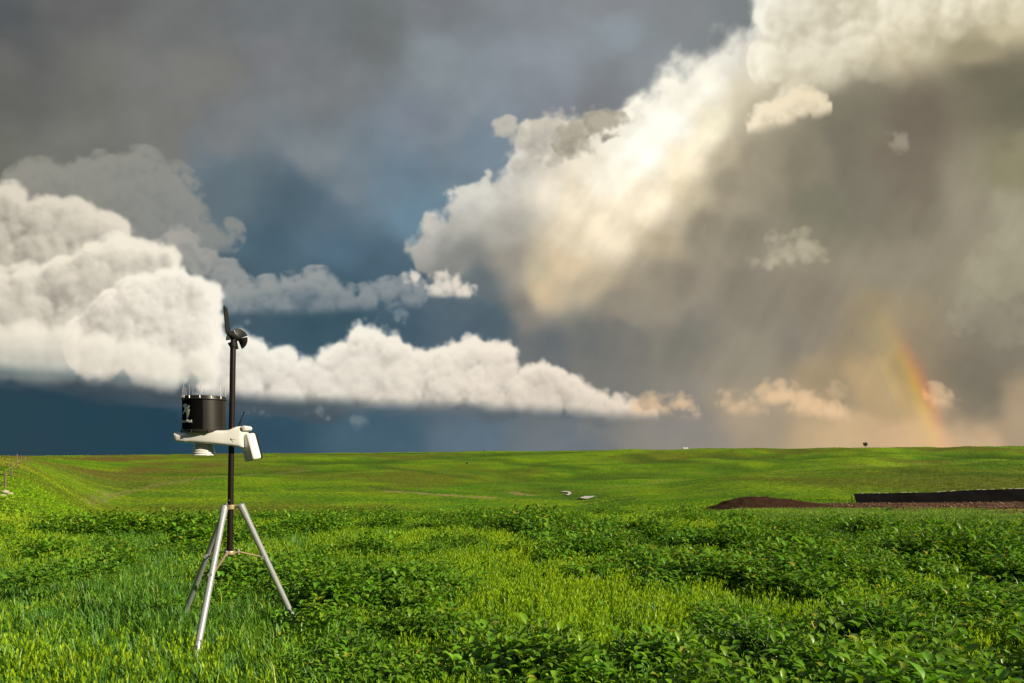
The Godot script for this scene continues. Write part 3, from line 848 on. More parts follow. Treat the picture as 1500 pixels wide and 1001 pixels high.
# body through upright cross-sections [x, top, bottom, half depth], rounded
func loft(st: SurfaceTool, secs: Array, n := 20, square := 5.0) -> void:
	var rings := []
	for s in secs:
		var a := W(s[0], s[1]); var b := W(s[0], s[2])
		var ring := []
		for k in n:
			var t := TAU * (k + 0.5) / n
			var c := cos(t); var sn := sin(t)
			var u := signf(c) * pow(absf(c), 2.0 / square); var v := signf(sn) * pow(absf(sn), 2.0 / square)
			ring.append(Vector3(a.x, (a.y + b.y) / 2 + (a.y - b.y) / 2 * v, s[3] * u))
		rings.append(ring)
	st.set_smooth_group(1)
	for k in rings.size() - 1:
		for s in n:
			var t := (s + 1) % n
			quad(st, rings[k][s], rings[k + 1][s], rings[k + 1][t], rings[k][t])
	st.set_smooth_group(-1)
	for s in range(1, n - 1):
		for v in [rings[0][0], rings[0][s], rings[0][s + 1]]: st.add_vertex(v)
		for v in [rings[-1][0], rings[-1][s + 1], rings[-1][s]]: st.add_vertex(v)

func bolt(at: Vector3, dir: Vector3, m: Material, parent: Node, r := 0.007) -> void:
	var st := begin()
	tube(st, [at - dir * 0.012, at + dir * 0.012], [r * 0.6, r * 0.6], 8)
	tube(st, [at + dir * 0.008, at + dir * 0.016], [r, r], 6)
	obj("bolt", done(st), m, parent)

func weather_station() -> void:
	var root := thing("weather_station", "weather station on a grey three-legged stand with black rain gauge, white arm and wind vane", "weather station", Vector3(-1.3843, 0, -3.36))
	root.scale = Vector3.ONE * FIT
	var white := mat(0.58, 0.585, 0.57, 0.42)
	white.roughness_texture = grain(0.05, 4, 0.35, 0.6, 401)
	white.uv1_triplanar = true
	white.uv1_scale = Vector3(6, 6, 6)
	var black := mat(0.014, 0.0135, 0.012, 0.33)
	var pole := mat(0.010, 0.006, 0.0055, 0.38)
	pole.metallic_specular = 0.35
	var zinc := mat(0.48, 0.51, 0.54, 0.36, 0.5)
	zinc.albedo_texture = grain(0.035, 5, 0.8, 1.0, 402)
	zinc.uv1_triplanar = true
	zinc.uv1_scale = Vector3(7, 7, 7)
	var brass := mat(0.36, 0.28, 0.17, 0.4, 0.5)
	var dark := mat(0.010, 0.010, 0.011, 0.5)
	dark.metallic_specular = 0.3
	var st := begin()
	tube(st, [W(336.2, 812), W(341.2, 508)], [0.0152, 0.0152], 24)
	tube(st, [W(336.1, 815), W(336.3, 800)], [0.0166, 0.0166], 24)
	var mast := obj("mast", done(st), pole, root)
	st = begin()
	tube(st, [W(337.6, 733.0, 0.0158), W(337.6, 733.0, 0.0185)], [0.003, 0.003], 8)
	obj("screw", done(st), zinc, mast)

	# the stand
	var feet := [[430.0, 907.0, 3.52], [288.0, 955.0, 2.92], [270.0, 899.0, 3.64]]
	var tops := [W(353.5, 742, 0.0), W(331.0, 745, 0.022), W(328.0, 744, -0.03)]
	var joints := [W(386, 819), W(316, 830), W(296, 821)]
	for k in 3:
		var f: Array = feet[k]
		var foot := Vector3((f[0] - 750.0) / 1000.0 * f[2], EYE - (f[1] - HZ) / 1000.0 * f[2], -f[2]) - root.position
		foot /= FIT
		var top: Vector3 = tops[k]
		var dir := (foot - top).normalized()
		st = begin()
		# pressed flat at the head, round below
		var end := foot - dir * ((foot.y + 0.03) / dir.y)
		tube(st, [top - dir * 0.012, top + dir * 0.03, top + dir * 0.085, end], [0.0185, 0.0185, 0.0160, 0.0160], 18)
		var leg := obj("leg", done(st), zinc, root)
		# hits the spreader where it comes nearest to the sketch
		var t := clampf((joints[k].y - top.y) / dir.y, 0.1, 2.0)
		var j := top + dir * t
		st = begin()
		tube(st, [j - Vector3(0, 0, 0.022), j + Vector3(0, 0, 0.022)], [0.0075, 0.0075], 8)
		tube(st, [j + Vector3(0, 0, 0.019), j + Vector3(0, 0, 0.024)], [0.012, 0.012], 12)
		obj("bolt", done(st), zinc, leg)
		st = begin()
		tube(st, [end - dir * 0.07, end + dir * 0.01], [0.0195, 0.0195], 14)
		obj("rubber_foot", done(st), dark, leg)
		var hub := W(336.2, 810)
		var out := (j - hub); var flat_out := Vector3(out.x, 0, out.z).normalized()
		st = begin()
		tube(st, [hub + flat_out * 0.026, hub + flat_out * 0.05 + Vector3(0, 0.002, 0), j - flat_out * 0.012], [0.0085, 0.0085, 0.0075], 8, 0.45)
		var brace := obj("brace", done(st), brass, root)
		bolt(hub + flat_out * 0.045, Vector3.UP, zinc, brace, 0.008)
		# strap from the collar to the leg's head
		var neck := W(337.3, 742)
		var so := (top - neck); so.y = 0.0
		st = begin()
		tube(st, [neck + so.normalized() * 0.012, top - dir * 0.002 + so.normalized() * 0.004], [0.012, 0.012], 8, 0.6)
		var strap := obj("strap", done(st), brass, root)
		bolt(top - dir * 0.003, so.normalized().cross(Vector3.UP), zinc, strap, 0.009)
	st = begin()
	lathe(st, [Vector2(0.0165, -0.012), Vector2(0.026, -0.012), Vector2(0.0275, -0.009), Vector2(0.0275, 0.009), Vector2(0.026, 0.012), Vector2(0.0165, 0.012)], 28, W(337.3, 743))
	obj("collar", done(st), brass, root)
	st = begin()
	lathe(st, [Vector2(0.017, -0.010), Vector2(0.027, -0.010), Vector2(0.0285, -0.006), Vector2(0.0285, 0.006), Vector2(0.027, 0.010), Vector2(0.017, 0.010)], 28, W(336.2, 810))
	obj("spreader_ring", done(st), brass, root)

	# white arm
	st = begin()
	loft(st, [[261.0, 634.5, 645.5, 0.045], [262.0, 633.6, 646.2, 0.058], [265.0, 636.0, 647.0, 0.082], [270.0, 637.2, 648.0, 0.082], [278.0, 637.2, 648.8, 0.086], [283.0, 636.6, 649.2, 0.086], [284.6, 632.8, 649.3, 0.086], [288.0, 630.9, 649.6, 0.086], [300, 630.8, 650.2, 0.086], [318, 630.9, 651.4, 0.080], [332, 630.9, 652.8, 0.070], [340, 630.2, 653.8, 0.062], [345, 627.8, 654.4, 0.060], [350, 625.4, 655.2, 0.055], [355, 624.8, 656.0, 0.052], [358.5, 625.6, 656.5, 0.048], [359.6, 628.0, 655.8, 0.042]], 28, 6.0)
	var arm := obj("sensor_arm", done(st), white, root)
	st = begin()
	tube(st, [W(362, 628, -0.035), W(362, 628, 0.050), W(362, 628, 0.054)], [0.0135, 0.0135, 0.0115], 20)
	tube(st, [W(358, 629, -0.03), W(358, 629, 0.045)], [0.0125, 0.0125], 16)
	obj("hinge", done(st), white, arm)
	st = begin()
	tube(st, [W(362, 628, 0.050), W(362, 628, 0.0565)], [0.0055, 0.0055], 12)
	obj("hinge_screw", done(st), mat(0.55, 0.45, 0.28, 0.4), arm)
	# small dark maker's mark on the arm: a wedge and a tapering line of script
	st = begin()
	slab(st, PackedVector2Array([Vector2(0, 0.002), Vector2(0.0035, 0.007), Vector2(0.0085, 0.0035), Vector2(0.005, -0.002)]), 0.0, 0.0012)
	for k in 5:
		var x := 0.0095 + k * 0.0046
		var h := 0.0034 - k * 0.00035
		slab(st, PackedVector2Array([Vector2(x, 0.0002 - k * 0.0008), Vector2(x + 0.0036, -0.0004 - k * 0.0008), Vector2(x + 0.0038, h - k * 0.0008), Vector2(x + 0.0006, h * 0.8 - k * 0.0008)]), 0.0, 0.0012)
	var mark := obj("maker_mark", done(st), mat(0.05, 0.05, 0.055, 0.6), arm)
	mark.position = W(344.0, 644.6, 0.0605)
	mark.rotation_degrees = Vector3(0, -8, 0)

	# rain gauge
	var gx := 299.0
	var g := W(gx, 633.0)
	var gauge := begin()
	lathe(gauge, [Vector2(0.0, -0.004), Vector2(0.111, -0.004), Vector2(0.113, -0.001), Vector2(0.113, 0.006), Vector2(0.1085, 0.009), Vector2(0.1085, 0.168), Vector2(0.1145, 0.170), Vector2(0.1155, 0.173), Vector2(0.1145, 0.176), Vector2(0.1075, 0.177), Vector2(0.1065, 0.1895), Vector2(0.1045, 0.191), Vector2(0.103, 0.1895), Vector2(0.100, 0.165), Vector2(0.03, 0.10), Vector2(0.0, 0.098)], 72, g)
	var rain := obj("rain_gauge", done(gauge), black, root)
	for k in 8:
		st = begin()
		var a := TAU * k / 8 + 0.2
		var p := g + Vector3(cos(a) * 0.1095, 0.0, sin(a) * 0.1095)
		tube(st, [p + Vector3(0, -0.006, 0), p + Vector3(0, 0.009, 0)], [0.007, 0.007], 8)
		obj("mounting_lug", done(st), dark, rain)
	var steel := mat(0.75, 0.75, 0.74, 0.3, 0.7)
	var clip := mat(0.8, 0.8, 0.78, 0.5)
	var rng := RandomNumberGenerator.new()
	rng.seed = 77
	for k in 13:
		var a := TAU * k / 13 + 0.35 + rng.randf_range(-0.08, 0.08)
		var p := g + Vector3(cos(a) * 0.1085, 0.179, sin(a) * 0.1085)
		var lean := Vector3(rng.randf_range(-0.006, 0.006), 0.066 + rng.randf_range(-0.012, 0.006), rng.randf_range(-0.006, 0.006))
		st = begin()
		tube(st, [p, p + lean], [0.00105, 0.0008], 5)
		var spike := obj("bird_spike", done(st), steel, rain)
		st = begin()
		tube(st, [p - Vector3(0, 0.004, 0), p + Vector3(0, 0.011, 0)], [0.0032, 0.0022], 6)
		obj("spike_clip", done(st), clip, spike)
	# white emblem (a leaping figure) and word, wrapped round the drum
	var print_ := mat(0.72, 0.74, 0.74, 0.55)
	var fig := PackedVector2Array()
	for p in [[215, 335], [182, 338], [160, 362], [162, 386], [186, 410], [190, 458], [168, 505], [148, 552], [160, 548], [196, 500], [214, 505], [226, 560], [228, 640], [244, 652], [266, 592], [280, 520], [292, 458], [264, 438], [284, 405], [287, 380], [268, 374], [240, 404], [230, 395], [243, 352]]:
		var dx: float = (260.0 + p[0] / 14.3 - gx) / 29.6
		fig.append(Vector2(asin(clampf(dx, -1.0, 1.0)) + 0.42, EYE / FIT - (570.0 + p[1] / 14.3 - HZ) * K))
	st = begin()
	var R := 0.1085 + 0.0012
	var cell := 0.0016
	var y := EYE / FIT + (HZ - 617.0) * K
	while y < EYE / FIT + (HZ - 592.0) * K:
		var a := -1.1
		while a < -0.1:
			if Geometry2D.is_point_in_polygon(Vector2(a + cell / R / 2, y + cell / 2), fig):
				var c := W(gx, 633)
				var p0 := Vector3(c.x + sin(a) * R, y, cos(a) * R); var b := a + cell / R
				var p1 := Vector3(c.x + sin(b) * R, y, cos(b) * R)
				quad(st, p0, p0 + Vector3(0, cell, 0), p1 + Vector3(0, cell, 0), p1)
			a += cell / R
		y += cell
	obj("emblem", done(st), print_, rain)
	var wrap := mat(0.004, 0.004, 0.004, 0.9)
	wrap.metallic_specular = 0.08
	# black wrap label round the left of the drum
	st = begin()
	st.set_smooth_group(1)
	for k in 40:
		var a := lerpf(-2.4, 0.36, k / 40.0); var b := lerpf(-2.4, 0.36, (k + 1) / 40.0)
		var rl := 0.1085 + 0.0006
		quad(st, Vector3(g.x + sin(a) * rl, g.y + 0.012, cos(a) * rl), Vector3(g.x + sin(a) * rl, g.y + 0.166, cos(a) * rl), Vector3(g.x + sin(b) * rl, g.y + 0.166, cos(b) * rl), Vector3(g.x + sin(b) * rl, g.y + 0.012, cos(b) * rl))
	obj("wrap_label", done(st), wrap, rain)
	var tm := TextMesh.new()
	var font := SystemFont.new()
	font.font_names = PackedStringArray(["Droid Sans"])
	font.font_weight = 700
	tm.font = font
	tm.text = "MesoNet"
	tm.font_size = 32
	tm.pixel_size = 0.021 / 32.0
	tm.depth = 0.0006
	var ta := tm.get_mesh_arrays()
	var tv: PackedVector3Array = ta[Mesh.ARRAY_VERTEX]
	st = begin()
	for q in (ta[Mesh.ARRAY_INDEX] as PackedInt32Array):
		var v := tv[q]
		var a := -0.55 + v.x / R
		var rr := 0.1085 + 0.0010 + v.z
		st.add_vertex(Vector3(g.x + sin(a) * rr, EYE / FIT + (HZ - 618.6) * K + v.y, cos(a) * rr))
	obj("lettering", done(st), print_, rain)

	# louvred shield under the arm
	st = begin()
	lathe(st, [Vector2(0.0, 0.004), Vector2(0.038, 0.004), Vector2(0.038, -0.062), Vector2(0.0, -0.062)], 36, W(298.5, 649))
	var shield := obj("radiation_shield", done(st), white, root)
	for k in 5:
		var r := 0.0500 + k * 0.0026
		st = begin()
		lathe(st, [Vector2(0.034, 0.0065), Vector2(r - 0.006, 0.0055), Vector2(r, -0.001), Vector2(r + 0.0005, -0.0035), Vector2(r - 0.002, -0.004), Vector2(0.034, 0.002)], 44, W(298.5, 653.4 + k * 3.2))
		obj("louvre_plate", done(st), white, shield)

	# battery case with its solar panel, hanging tilted from the hinge
	var box := Node3D.new()
	box.name = "battery_case"
	root.add_child(box, true)
	box.position = W(366.5, 655.5, 0.0)
	box.basis = Basis(Vector3.BACK, deg_to_rad(13)) * Basis(Vector3.UP, deg_to_rad(-30))
	var outline := PackedVector2Array()
	for c in [[0.034, 0.073, 0.0], [-0.034, 0.073, 0.25], [-0.040, -0.073, 0.5], [0.040, -0.073, 0.75]]:
		for k in 6:
			var a: float = TAU * (c[2] + 0.25 * k / 5.0)
			outline.append(Vector2(c[0] - 0.014 * signf(c[0]) + cos(a) * 0.014, c[1] - 0.014 * signf(c[1]) + sin(a) * 0.014))
	st = begin()
	slab(st, outline, -0.027, 0.027, 0.006)
	obj("shell", done(st), white, box)
	st = begin()
	slab(st, outline, -0.0345, -0.0275, 0.001)
	obj("solar_panel", done(st), mat(0.012, 0.013, 0.02, 0.2), box)
	st = begin()
	tube(st, [W(349.6, 628), W(350.6, 622), W(357.5, 603.5)], [0.0062, 0.0058, 0.0042], 10)
	obj("antenna", done(st), dark, root)

	# wind vane: turned towards the camera's left, propeller behind
	var vane := Node3D.new()
	vane.name = "wind_vane"
	root.add_child(vane, true)
	vane.position = W(341.4, 494)
	vane.rotation.y = deg_to_rad(-83.5)
	# its tail points along local +x
	st = begin()
	lathe(st, [Vector2(0.0, -0.056), Vector2(0.0175, -0.056), Vector2(0.0185, -0.050), Vector2(0.0185, -0.030), Vector2(0.013, -0.027), Vector2(0.013, -0.012), Vector2(0.0, -0.010)], 24)
	obj("pivot", done(st), dark, vane)
	st = begin()
	tube(st, [Vector3(-0.07, 0.002, 0), Vector3(-0.06, 0.002, 0), Vector3(0.0, 0.004, 0), Vector3(0.05, 0.004, 0), Vector3(0.10, 0.002, 0)], [0.006, 0.014, 0.019, 0.014, 0.008], 16)
	obj("vane_body", done(st), dark, vane)
	st = begin()
	slab(st, PackedVector2Array([Vector2(0.045, -0.004), Vector2(0.13, -0.002), Vector2(0.168, 0.128), Vector2(0.160, 0.135), Vector2(0.112, 0.130)]), -0.003, 0.003, 0.001)
	obj("tail_fin", done(st), dark, vane)
	st = begin()
	tube(st, [Vector3(-0.088, 0.002, 0), Vector3(-0.078, 0.002, 0), Vector3(-0.066, 0.002, 0)], [0.004, 0.011, 0.012], 14)
	var prop := obj("propeller", done(st), dark, vane)
	for k in 4:
		st = begin()
		var a0 := TAU * k / 4 + 0.5
		for s in 6:
			var u0 := s / 6.0; var u1 := (s + 1) / 6.0
			var ring := func(u: float, r: float) -> Vector3:
				var a: float = a0 + (u - 0.5) * 1.38
				return Vector3(-0.074 - (u - 0.5) * 0.02, 0.002 + sin(a) * r, cos(a) * r)
			for rr in [[0.008, 0.034], [0.034, 0.058]]:
				quad(st, ring.call(u0, rr[0]), ring.call(u0, rr[1]), ring.call(u1, rr[1]), ring.call(u1, rr[0]))
		obj("blade", done(st), mat(0.030, 0.031, 0.034, 0.45), prop)

func sheet_fence() -> void:
	# black sheeting stretched low along the bare strip, its upper hem pale in broken stretches
	var root := thing("sheet_fence", "long low fence of black plastic sheet along the bare soil strip", "fence", Vector3(15.5, 0, -31.0))
	var sheet := mat(0.006, 0.006, 0.007, 0.95)
	sheet.metallic_specular = 0.12
	var n := nz(501, 0.6, 3)
	var st := begin()
	var hem := begin()
	var len_ := 26.0
	var steps := 260
	var rows := 6
	var pt := func(u: float, v: float) -> Vector3:
		var x := u * len_
		var h := 0.42 + 0.19 * smoothstep(0.0, 9.0, x) + n.get_noise_2d(x * 0.6, 3.0) * 0.03
		var z := -x * 0.10 + n.get_noise_2d(x * 1.4, v * 1.5) * 0.05 * (0.4 + v) + sin(x * 2.6) * 0.012 * v
		var base := land(root.position.x + x, root.position.z + z) - 0.05
		return Vector3(x + (0.16 - 0.16 * v) * exp(-x * 2.0), base + v * h + (0.05 if v > 0.0 else 0.0), z)
	for i in steps:
		var a := float(i) / steps; var b := float(i + 1) / steps
		for j in rows:
			var c := float(j) / rows; var d := float(j + 1) / rows
			st.set_smooth_group(1)
			quad(st, pt.call(a, c), pt.call(a, d), pt.call(b, d), pt.call(b, c))
		var p: Vector3 = pt.call(a, 1.0); var q: Vector3 = pt.call(b, 1.0)
		var pale := n.get_noise_1d(i * 0.6 + 200.0) + smoothstep(0.25, 0.8, a) * 0.5
		if pale > 0.12:
			tube(hem, [p + Vector3(0, 0.008, 0), q + Vector3(0, 0.008, 0)], [0.013, 0.013], 6)
	obj("sheet", done(st), sheet, root)
	obj("hem", done(hem), mat(0.30, 0.29, 0.25, 0.6), root)
	var wood := mat(0.20, 0.14, 0.08, 0.85)
	var k := 0
	while k * 2.4 < len_:
		var p: Vector3 = pt.call(k * 2.4 / len_, 1.0)
		st = begin()
		tube(st, [p + Vector3(0, -0.75, -0.13), p + Vector3(0, -0.03, -0.12)], [0.018, 0.018], 6)
		obj("stake", done(st), wood, root)
		k += 1

func dirt_mound() -> void:
	var root := thing("dirt_mound", "low mound of bare dark brown soil left of the black sheet fence", "mound", Vector3(8.9, 0, -25.5))
	var n := nz(511, 0.9, 5)
	var st := begin()
	st.set_smooth_group(1)
	var pt := func(i: int, j: int) -> Vector3:
		var x := -2.9 + i * 5.8 / 70.0; var z := -1.6 + j * 3.2 / 44.0
		var q := pow(absf(x) / 2.6, 2.0) + pow(absf(z) / 1.4, 2.0)
		var h := 0.37 * exp(-q * 1.5) * (1.0 + 0.15 * x / 2.6) + n.get_noise_2d(x * 2.0, z * 2.0) * 0.06 * clampf(1.4 - q, 0.0, 1.0) - 0.05 * smoothstep(0.8, 1.3, q)
		return Vector3(x, land(8.9 + x, -25.5 + z) + h, z)
	for i in 70:
		for j in 44:
			quad(st, pt.call(i, j), pt.call(i, j + 1), pt.call(i + 1, j + 1), pt.call(i + 1, j))
	var m := mat(0.070, 0.038, 0.023, 0.95)
	m.metallic_specular = 0.1
	m.albedo_texture = grain(0.03, 6, 0.45, 1.0, 512)
	m.uv1_triplanar = true
	m.uv1_scale = Vector3(0.8, 0.8, 0.8)
	obj("soil", done(st), m, root)
	# clods strewn along the bare strip: nobody could count them
	var c := begin()
	var rng := RandomNumberGenerator.new()
	rng.seed = 5
	for k in 3:
		var a := Vector3(1, 0, 0).rotated(Vector3.UP, TAU * k / 3.0); var b := Vector3(1, 0, 0).rotated(Vector3.UP, TAU * (k + 1) / 3.0)
		for v in [a, Vector3(0.1, 0.8, 0.0), b]: c.add_vertex(v)
		for v in [a, b, Vector3(0, -0.5, 0)]: c.add_vertex(v)
	var mm := MultiMesh.new()
	mm.transform_format = MultiMesh.TRANSFORM_3D
	mm.use_colors = true
	mm.mesh = done(c)
	mm.instance_count = 3600
	for k in 3600:
		var d := rng.randf_range(20.8, 31.0)
		if rng.randf() < 0.3: d = rng.randf_range(12.0, 20.0)
		var t := rng.randf_range(0.3, 0.95) if d > 20.6 else rng.randf_range(0.56, 0.95)
		var s := 0.012 + 0.045 * pow(rng.randf(), 3.0)
		mm.set_instance_transform(k, Transform3D(Basis(Vector3.UP, rng.randf() * TAU).scaled(Vector3(s * rng.randf_range(0.7, 1.5), s, s)), Vector3(t * d, land(t * d, -d) + s * 0.2, -d)))
		var e := rng.randf_range(0.6, 1.5)
		mm.set_instance_color(k, Color(0.095 * e, 0.048 * e, 0.026 * e) if rng.randf() < 0.85 else Color(0.22, 0.15, 0.085))
	var cm := mat(1, 1, 1, 0.95)
	cm.vertex_color_use_as_albedo = true
	var mi := MultiMeshInstance3D.new()
	mi.name = "soil_clods"
	mi.multimesh = mm
	mi.material_override = cm
	add_child(mi, true)
	mi.set_meta("kind", "stuff")
	mi.set_meta("label", "brown soil clods strewn over the bare strip before the black fence")

func wire_fence() -> void:
	var root := thing("wire_fence", "old wooden post and wire fence climbing the rise at the left edge", "fence")
	var wood := mat(0.24, 0.16, 0.10, 0.85)
	wood.albedo_texture = grain(0.04, 5, 0.55, 1.0, 521)
	wood.uv1_triplanar = true
	wood.uv1_scale = Vector3(2, 0.3, 2)
	var rng := RandomNumberGenerator.new()
	rng.seed = 9
	var heads := []
	for p in [[-60, 34.0, 1.3], [-26, 39.0, 1.3], [7, 45.0, 1.25], [17, 56.0, 1.3], [24, 72.0, 1.3], [31, 95.0, 1.25], [37, 122.0, 1.25], [42, 150.0, 1.3]]:
		var t: float = (p[0] - 750.0) / 1000.0
		var d: float = p[1]
		var at := Vector3(t * d, land(t * d, -d), -d)
		var lean := Vector3(rng.randf_range(-0.07, 0.07), p[2], rng.randf_range(-0.06, 0.06))
		var st := begin()
		tube(st, [at - Vector3(0, 0.2, 0), at + lean * 0.5, at + lean], [0.06, 0.055, 0.05], 8)
		obj("post", done(st), wood, root)
		heads.append([at, lean])
	for k in heads.size() - 1:
		for h in [0.35, 0.65, 0.92]:
			var a: Vector3 = heads[k][0] + heads[k][1] * h; var b: Vector3 = heads[k + 1][0] + heads[k + 1][1] * h
			var st := begin()
			tube(st, [a, a.lerp(b, 0.5) - Vector3(0, 0.05, 0), b], [0.005, 0.005, 0.005], 4)
			obj("wire", done(st), mat(0.22, 0.12, 0.07, 0.7), root)
	# pale stones by the fence's foot
	var labels := ["largest pale stone in the grass beside the left fence post", "small pale stone just right of the fence at the left edge", "flat pale stone nearest the field edge by the left fence"]
	var where := [[7.0, 43.0, 0.16], [14.5, 42.0, 0.13], [4.0, 40.0, 0.11]]
	for k in 3:
		var t: float = (where[k][0] - 750.0) / 1000.0
		var d: float = where[k][1]
		var s: float = where[k][2]
		var m := SphereMesh.new()
		m.radius = 1.0
		m.height = 2.0
		m.radial_segments = 14
		m.rings = 8
		var sf := SurfaceTool.new()
		sf.create_from(m, 0)
		var arr := sf.commit_to_arrays()
		var v: PackedVector3Array = arr[Mesh.ARRAY_VERTEX]
		var n := nz(530 + k, 0.8, 3)
		for q in v.size(): v[q] *= s * (1.0 + 0.45 * n.get_noise_3dv(v[q] * 1.3)) * Vector3(1.3, 0.7, 1.0).length() / 1.8
		for q in v.size(): v[q] *= Vector3(1.35, 0.7, 1.0)
		arr[Mesh.ARRAY_VERTEX] = v
		arr[Mesh.ARRAY_NORMAL] = null
		var out := ArrayMesh.new()
		out.add_surface_from_arrays(Mesh.PRIMITIVE_TRIANGLES, arr)
		sf = SurfaceTool.new()
		sf.create_from(out, 0)
		sf.generate_normals()
		var o := obj("stone", sf.commit(), mat(0.36, 0.32, 0.25, 0.9), self)
		o.position = Vector3(t * d, land(t * d, -d) + s * 0.25, -d)
		tag(o, labels[k], "stone")

func bush_mesh(seed_: int, n: int, rx: float, ry: float) -> ArrayMesh:
	var rng := RandomNumberGenerator.new()
	rng.seed = seed_
	var st := begin()
	for k in n:
		var d := Vector3(rng.randfn(), rng.randfn(), rng.randfn()).normalized() * pow(rng.randf(), 0.4)
		var p := Vector3(d.x * rx * (1.0 + 0.3 * sin(d.y * 5.0 + seed_)), ry * (1.1 + d.y), d.z * rx)
		var a := Vector3(rng.randfn(), rng.randfn(), rng.randfn()).normalized() * rx * 0.16
		var b := Vector3(rng.randfn(), rng.randfn(), rng.randfn()).normalized() * rx * 0.16
		quad(st, p - a, p + b, p + a, p - b)
	return done(st)

func skyline_things() -> void:
	var leaf := mat(0.035, 0.055, 0.016, 0.8)
	var bark := mat(0.08, 0.06, 0.04, 0.9)
	for b in [["tree", "lone small dark tree on the skyline at the right", "tree", 1268.0, 955.0, 2.6, 2.4, 1.4], ["shrub", "tiny dark shrub on the skyline near the middle of the picture", "shrub", 709.0, 930.0, 0.9, 0.7, 0.2], ["shrub", "tiny dark shrub on the open slope left of the middle", "shrub", 684.0, 520.0, 0.8, 0.6, 0.2]]:
		var t: float = (b[3] - 750.0) / 1000.0
		var d: float = b[4]
		# a skyline plant stands where the ridge is highest along its bearing
		if d > 600.0:
			var best := -1e9
			var q := 700.0
			while q < 1500.0:
				var e := (land(t * q, -q) - EYE) / q
				if e > best:
					best = e
					d = q
				q += 10.0
		var root := thing(b[0], b[1], b[2], Vector3(t * d, land(t * d, -d) - 0.1, -d))
		var st := begin()
		tube(st, [Vector3.ZERO, Vector3(0.1, b[7] * 0.6, 0), Vector3(0.0, b[7] + b[6], 0)], [b[5] * 0.10, b[5] * 0.08, b[5] * 0.03], 7)
		obj("trunk", done(st), bark, root)
		var c := obj("crown", bush_mesh(int(b[3]), 420, b[5], b[6]), leaf, root)
		c.position.y = b[7]
	# long low white-roofed shed far away
	var t := 0.255
	var d := 940.0
	var best := -1e9
	var q := 700.0
	while q < 1500.0:
		var e := (land(t * q, -q) - EYE) / q
		if e > best:
			best = e
			d = q
		q += 10.0
	var shed := thing("shed", "tiny long white-roofed shed on the skyline right of the middle", "shed", Vector3(t * d, land(t * d, -d) - 0.6, -d - 4.0))
	var st := begin()
	slab(st, PackedVector2Array([Vector2(-4, 0), Vector2(4, 0), Vector2(4, 1.6), Vector2(-4, 1.6)]), -2.5, 2.5)
	obj("wall", done(st), mat(0.5, 0.5, 0.48, 0.8), shed)
	st = begin()
	for s in [-1.0, 1.0]:
		quad(st, Vector3(-4.4, 1.62, 2.9 * s), Vector3(-4.4, 2.5, 0), Vector3(4.4, 2.5, 0), Vector3(4.4, 1.62, 2.9 * s))
	for s in [-1.0, 1.0]:
		for v in [Vector3(4.4 * s, 1.62, 2.9), Vector3(4.4 * s, 2.5, 0), Vector3(4.4 * s, 1.62, -2.9)]: st.add_vertex(v)
	quad(st, Vector3(-4.4, 1.615, -2.9), Vector3(4.4, 1.615, -2.9), Vector3(4.4, 1.615, 2.9), Vector3(-4.4, 1.615, 2.9))
	obj("roof", done(st), mat(0.55, 0.55, 0.53, 0.6), shed)

# ------------------------------------------------------------------ plants
func leaf(st: SurfaceTool, at: Vector3, dir: Vector3, up: Vector3, len_: float, wide: float, c: Color, droop := 0.25, tip := 0.55) -> void:
	# an oval blade folded along its midrib: eight triangles
	var side := dir.cross(up).normalized()
	var nrm := side.cross(dir).normalized()
	var m1 := at + dir * len_ * 0.30 + nrm * len_ * 0.02
	var m2 := at + dir * len_ * 0.66 - nrm * len_ * droop * 0.25
	var end := at + dir * len_ - nrm * len_ * droop
	var lift := nrm * wide * 0.28
	st.set_color(c)
	for s in [1.0, -1.0]:
		var a: Vector3 = m1 + side * wide * 0.42 * s + lift
		var b: Vector3 = m2 + side * wide * tip * s + lift * 0.9
		var tri := [at, m1, a, a, m1, m2, a, m2, b, b, m2, end]
		if s < 0.0: tri.reverse()
		for v in tri: st.add_vertex(v)

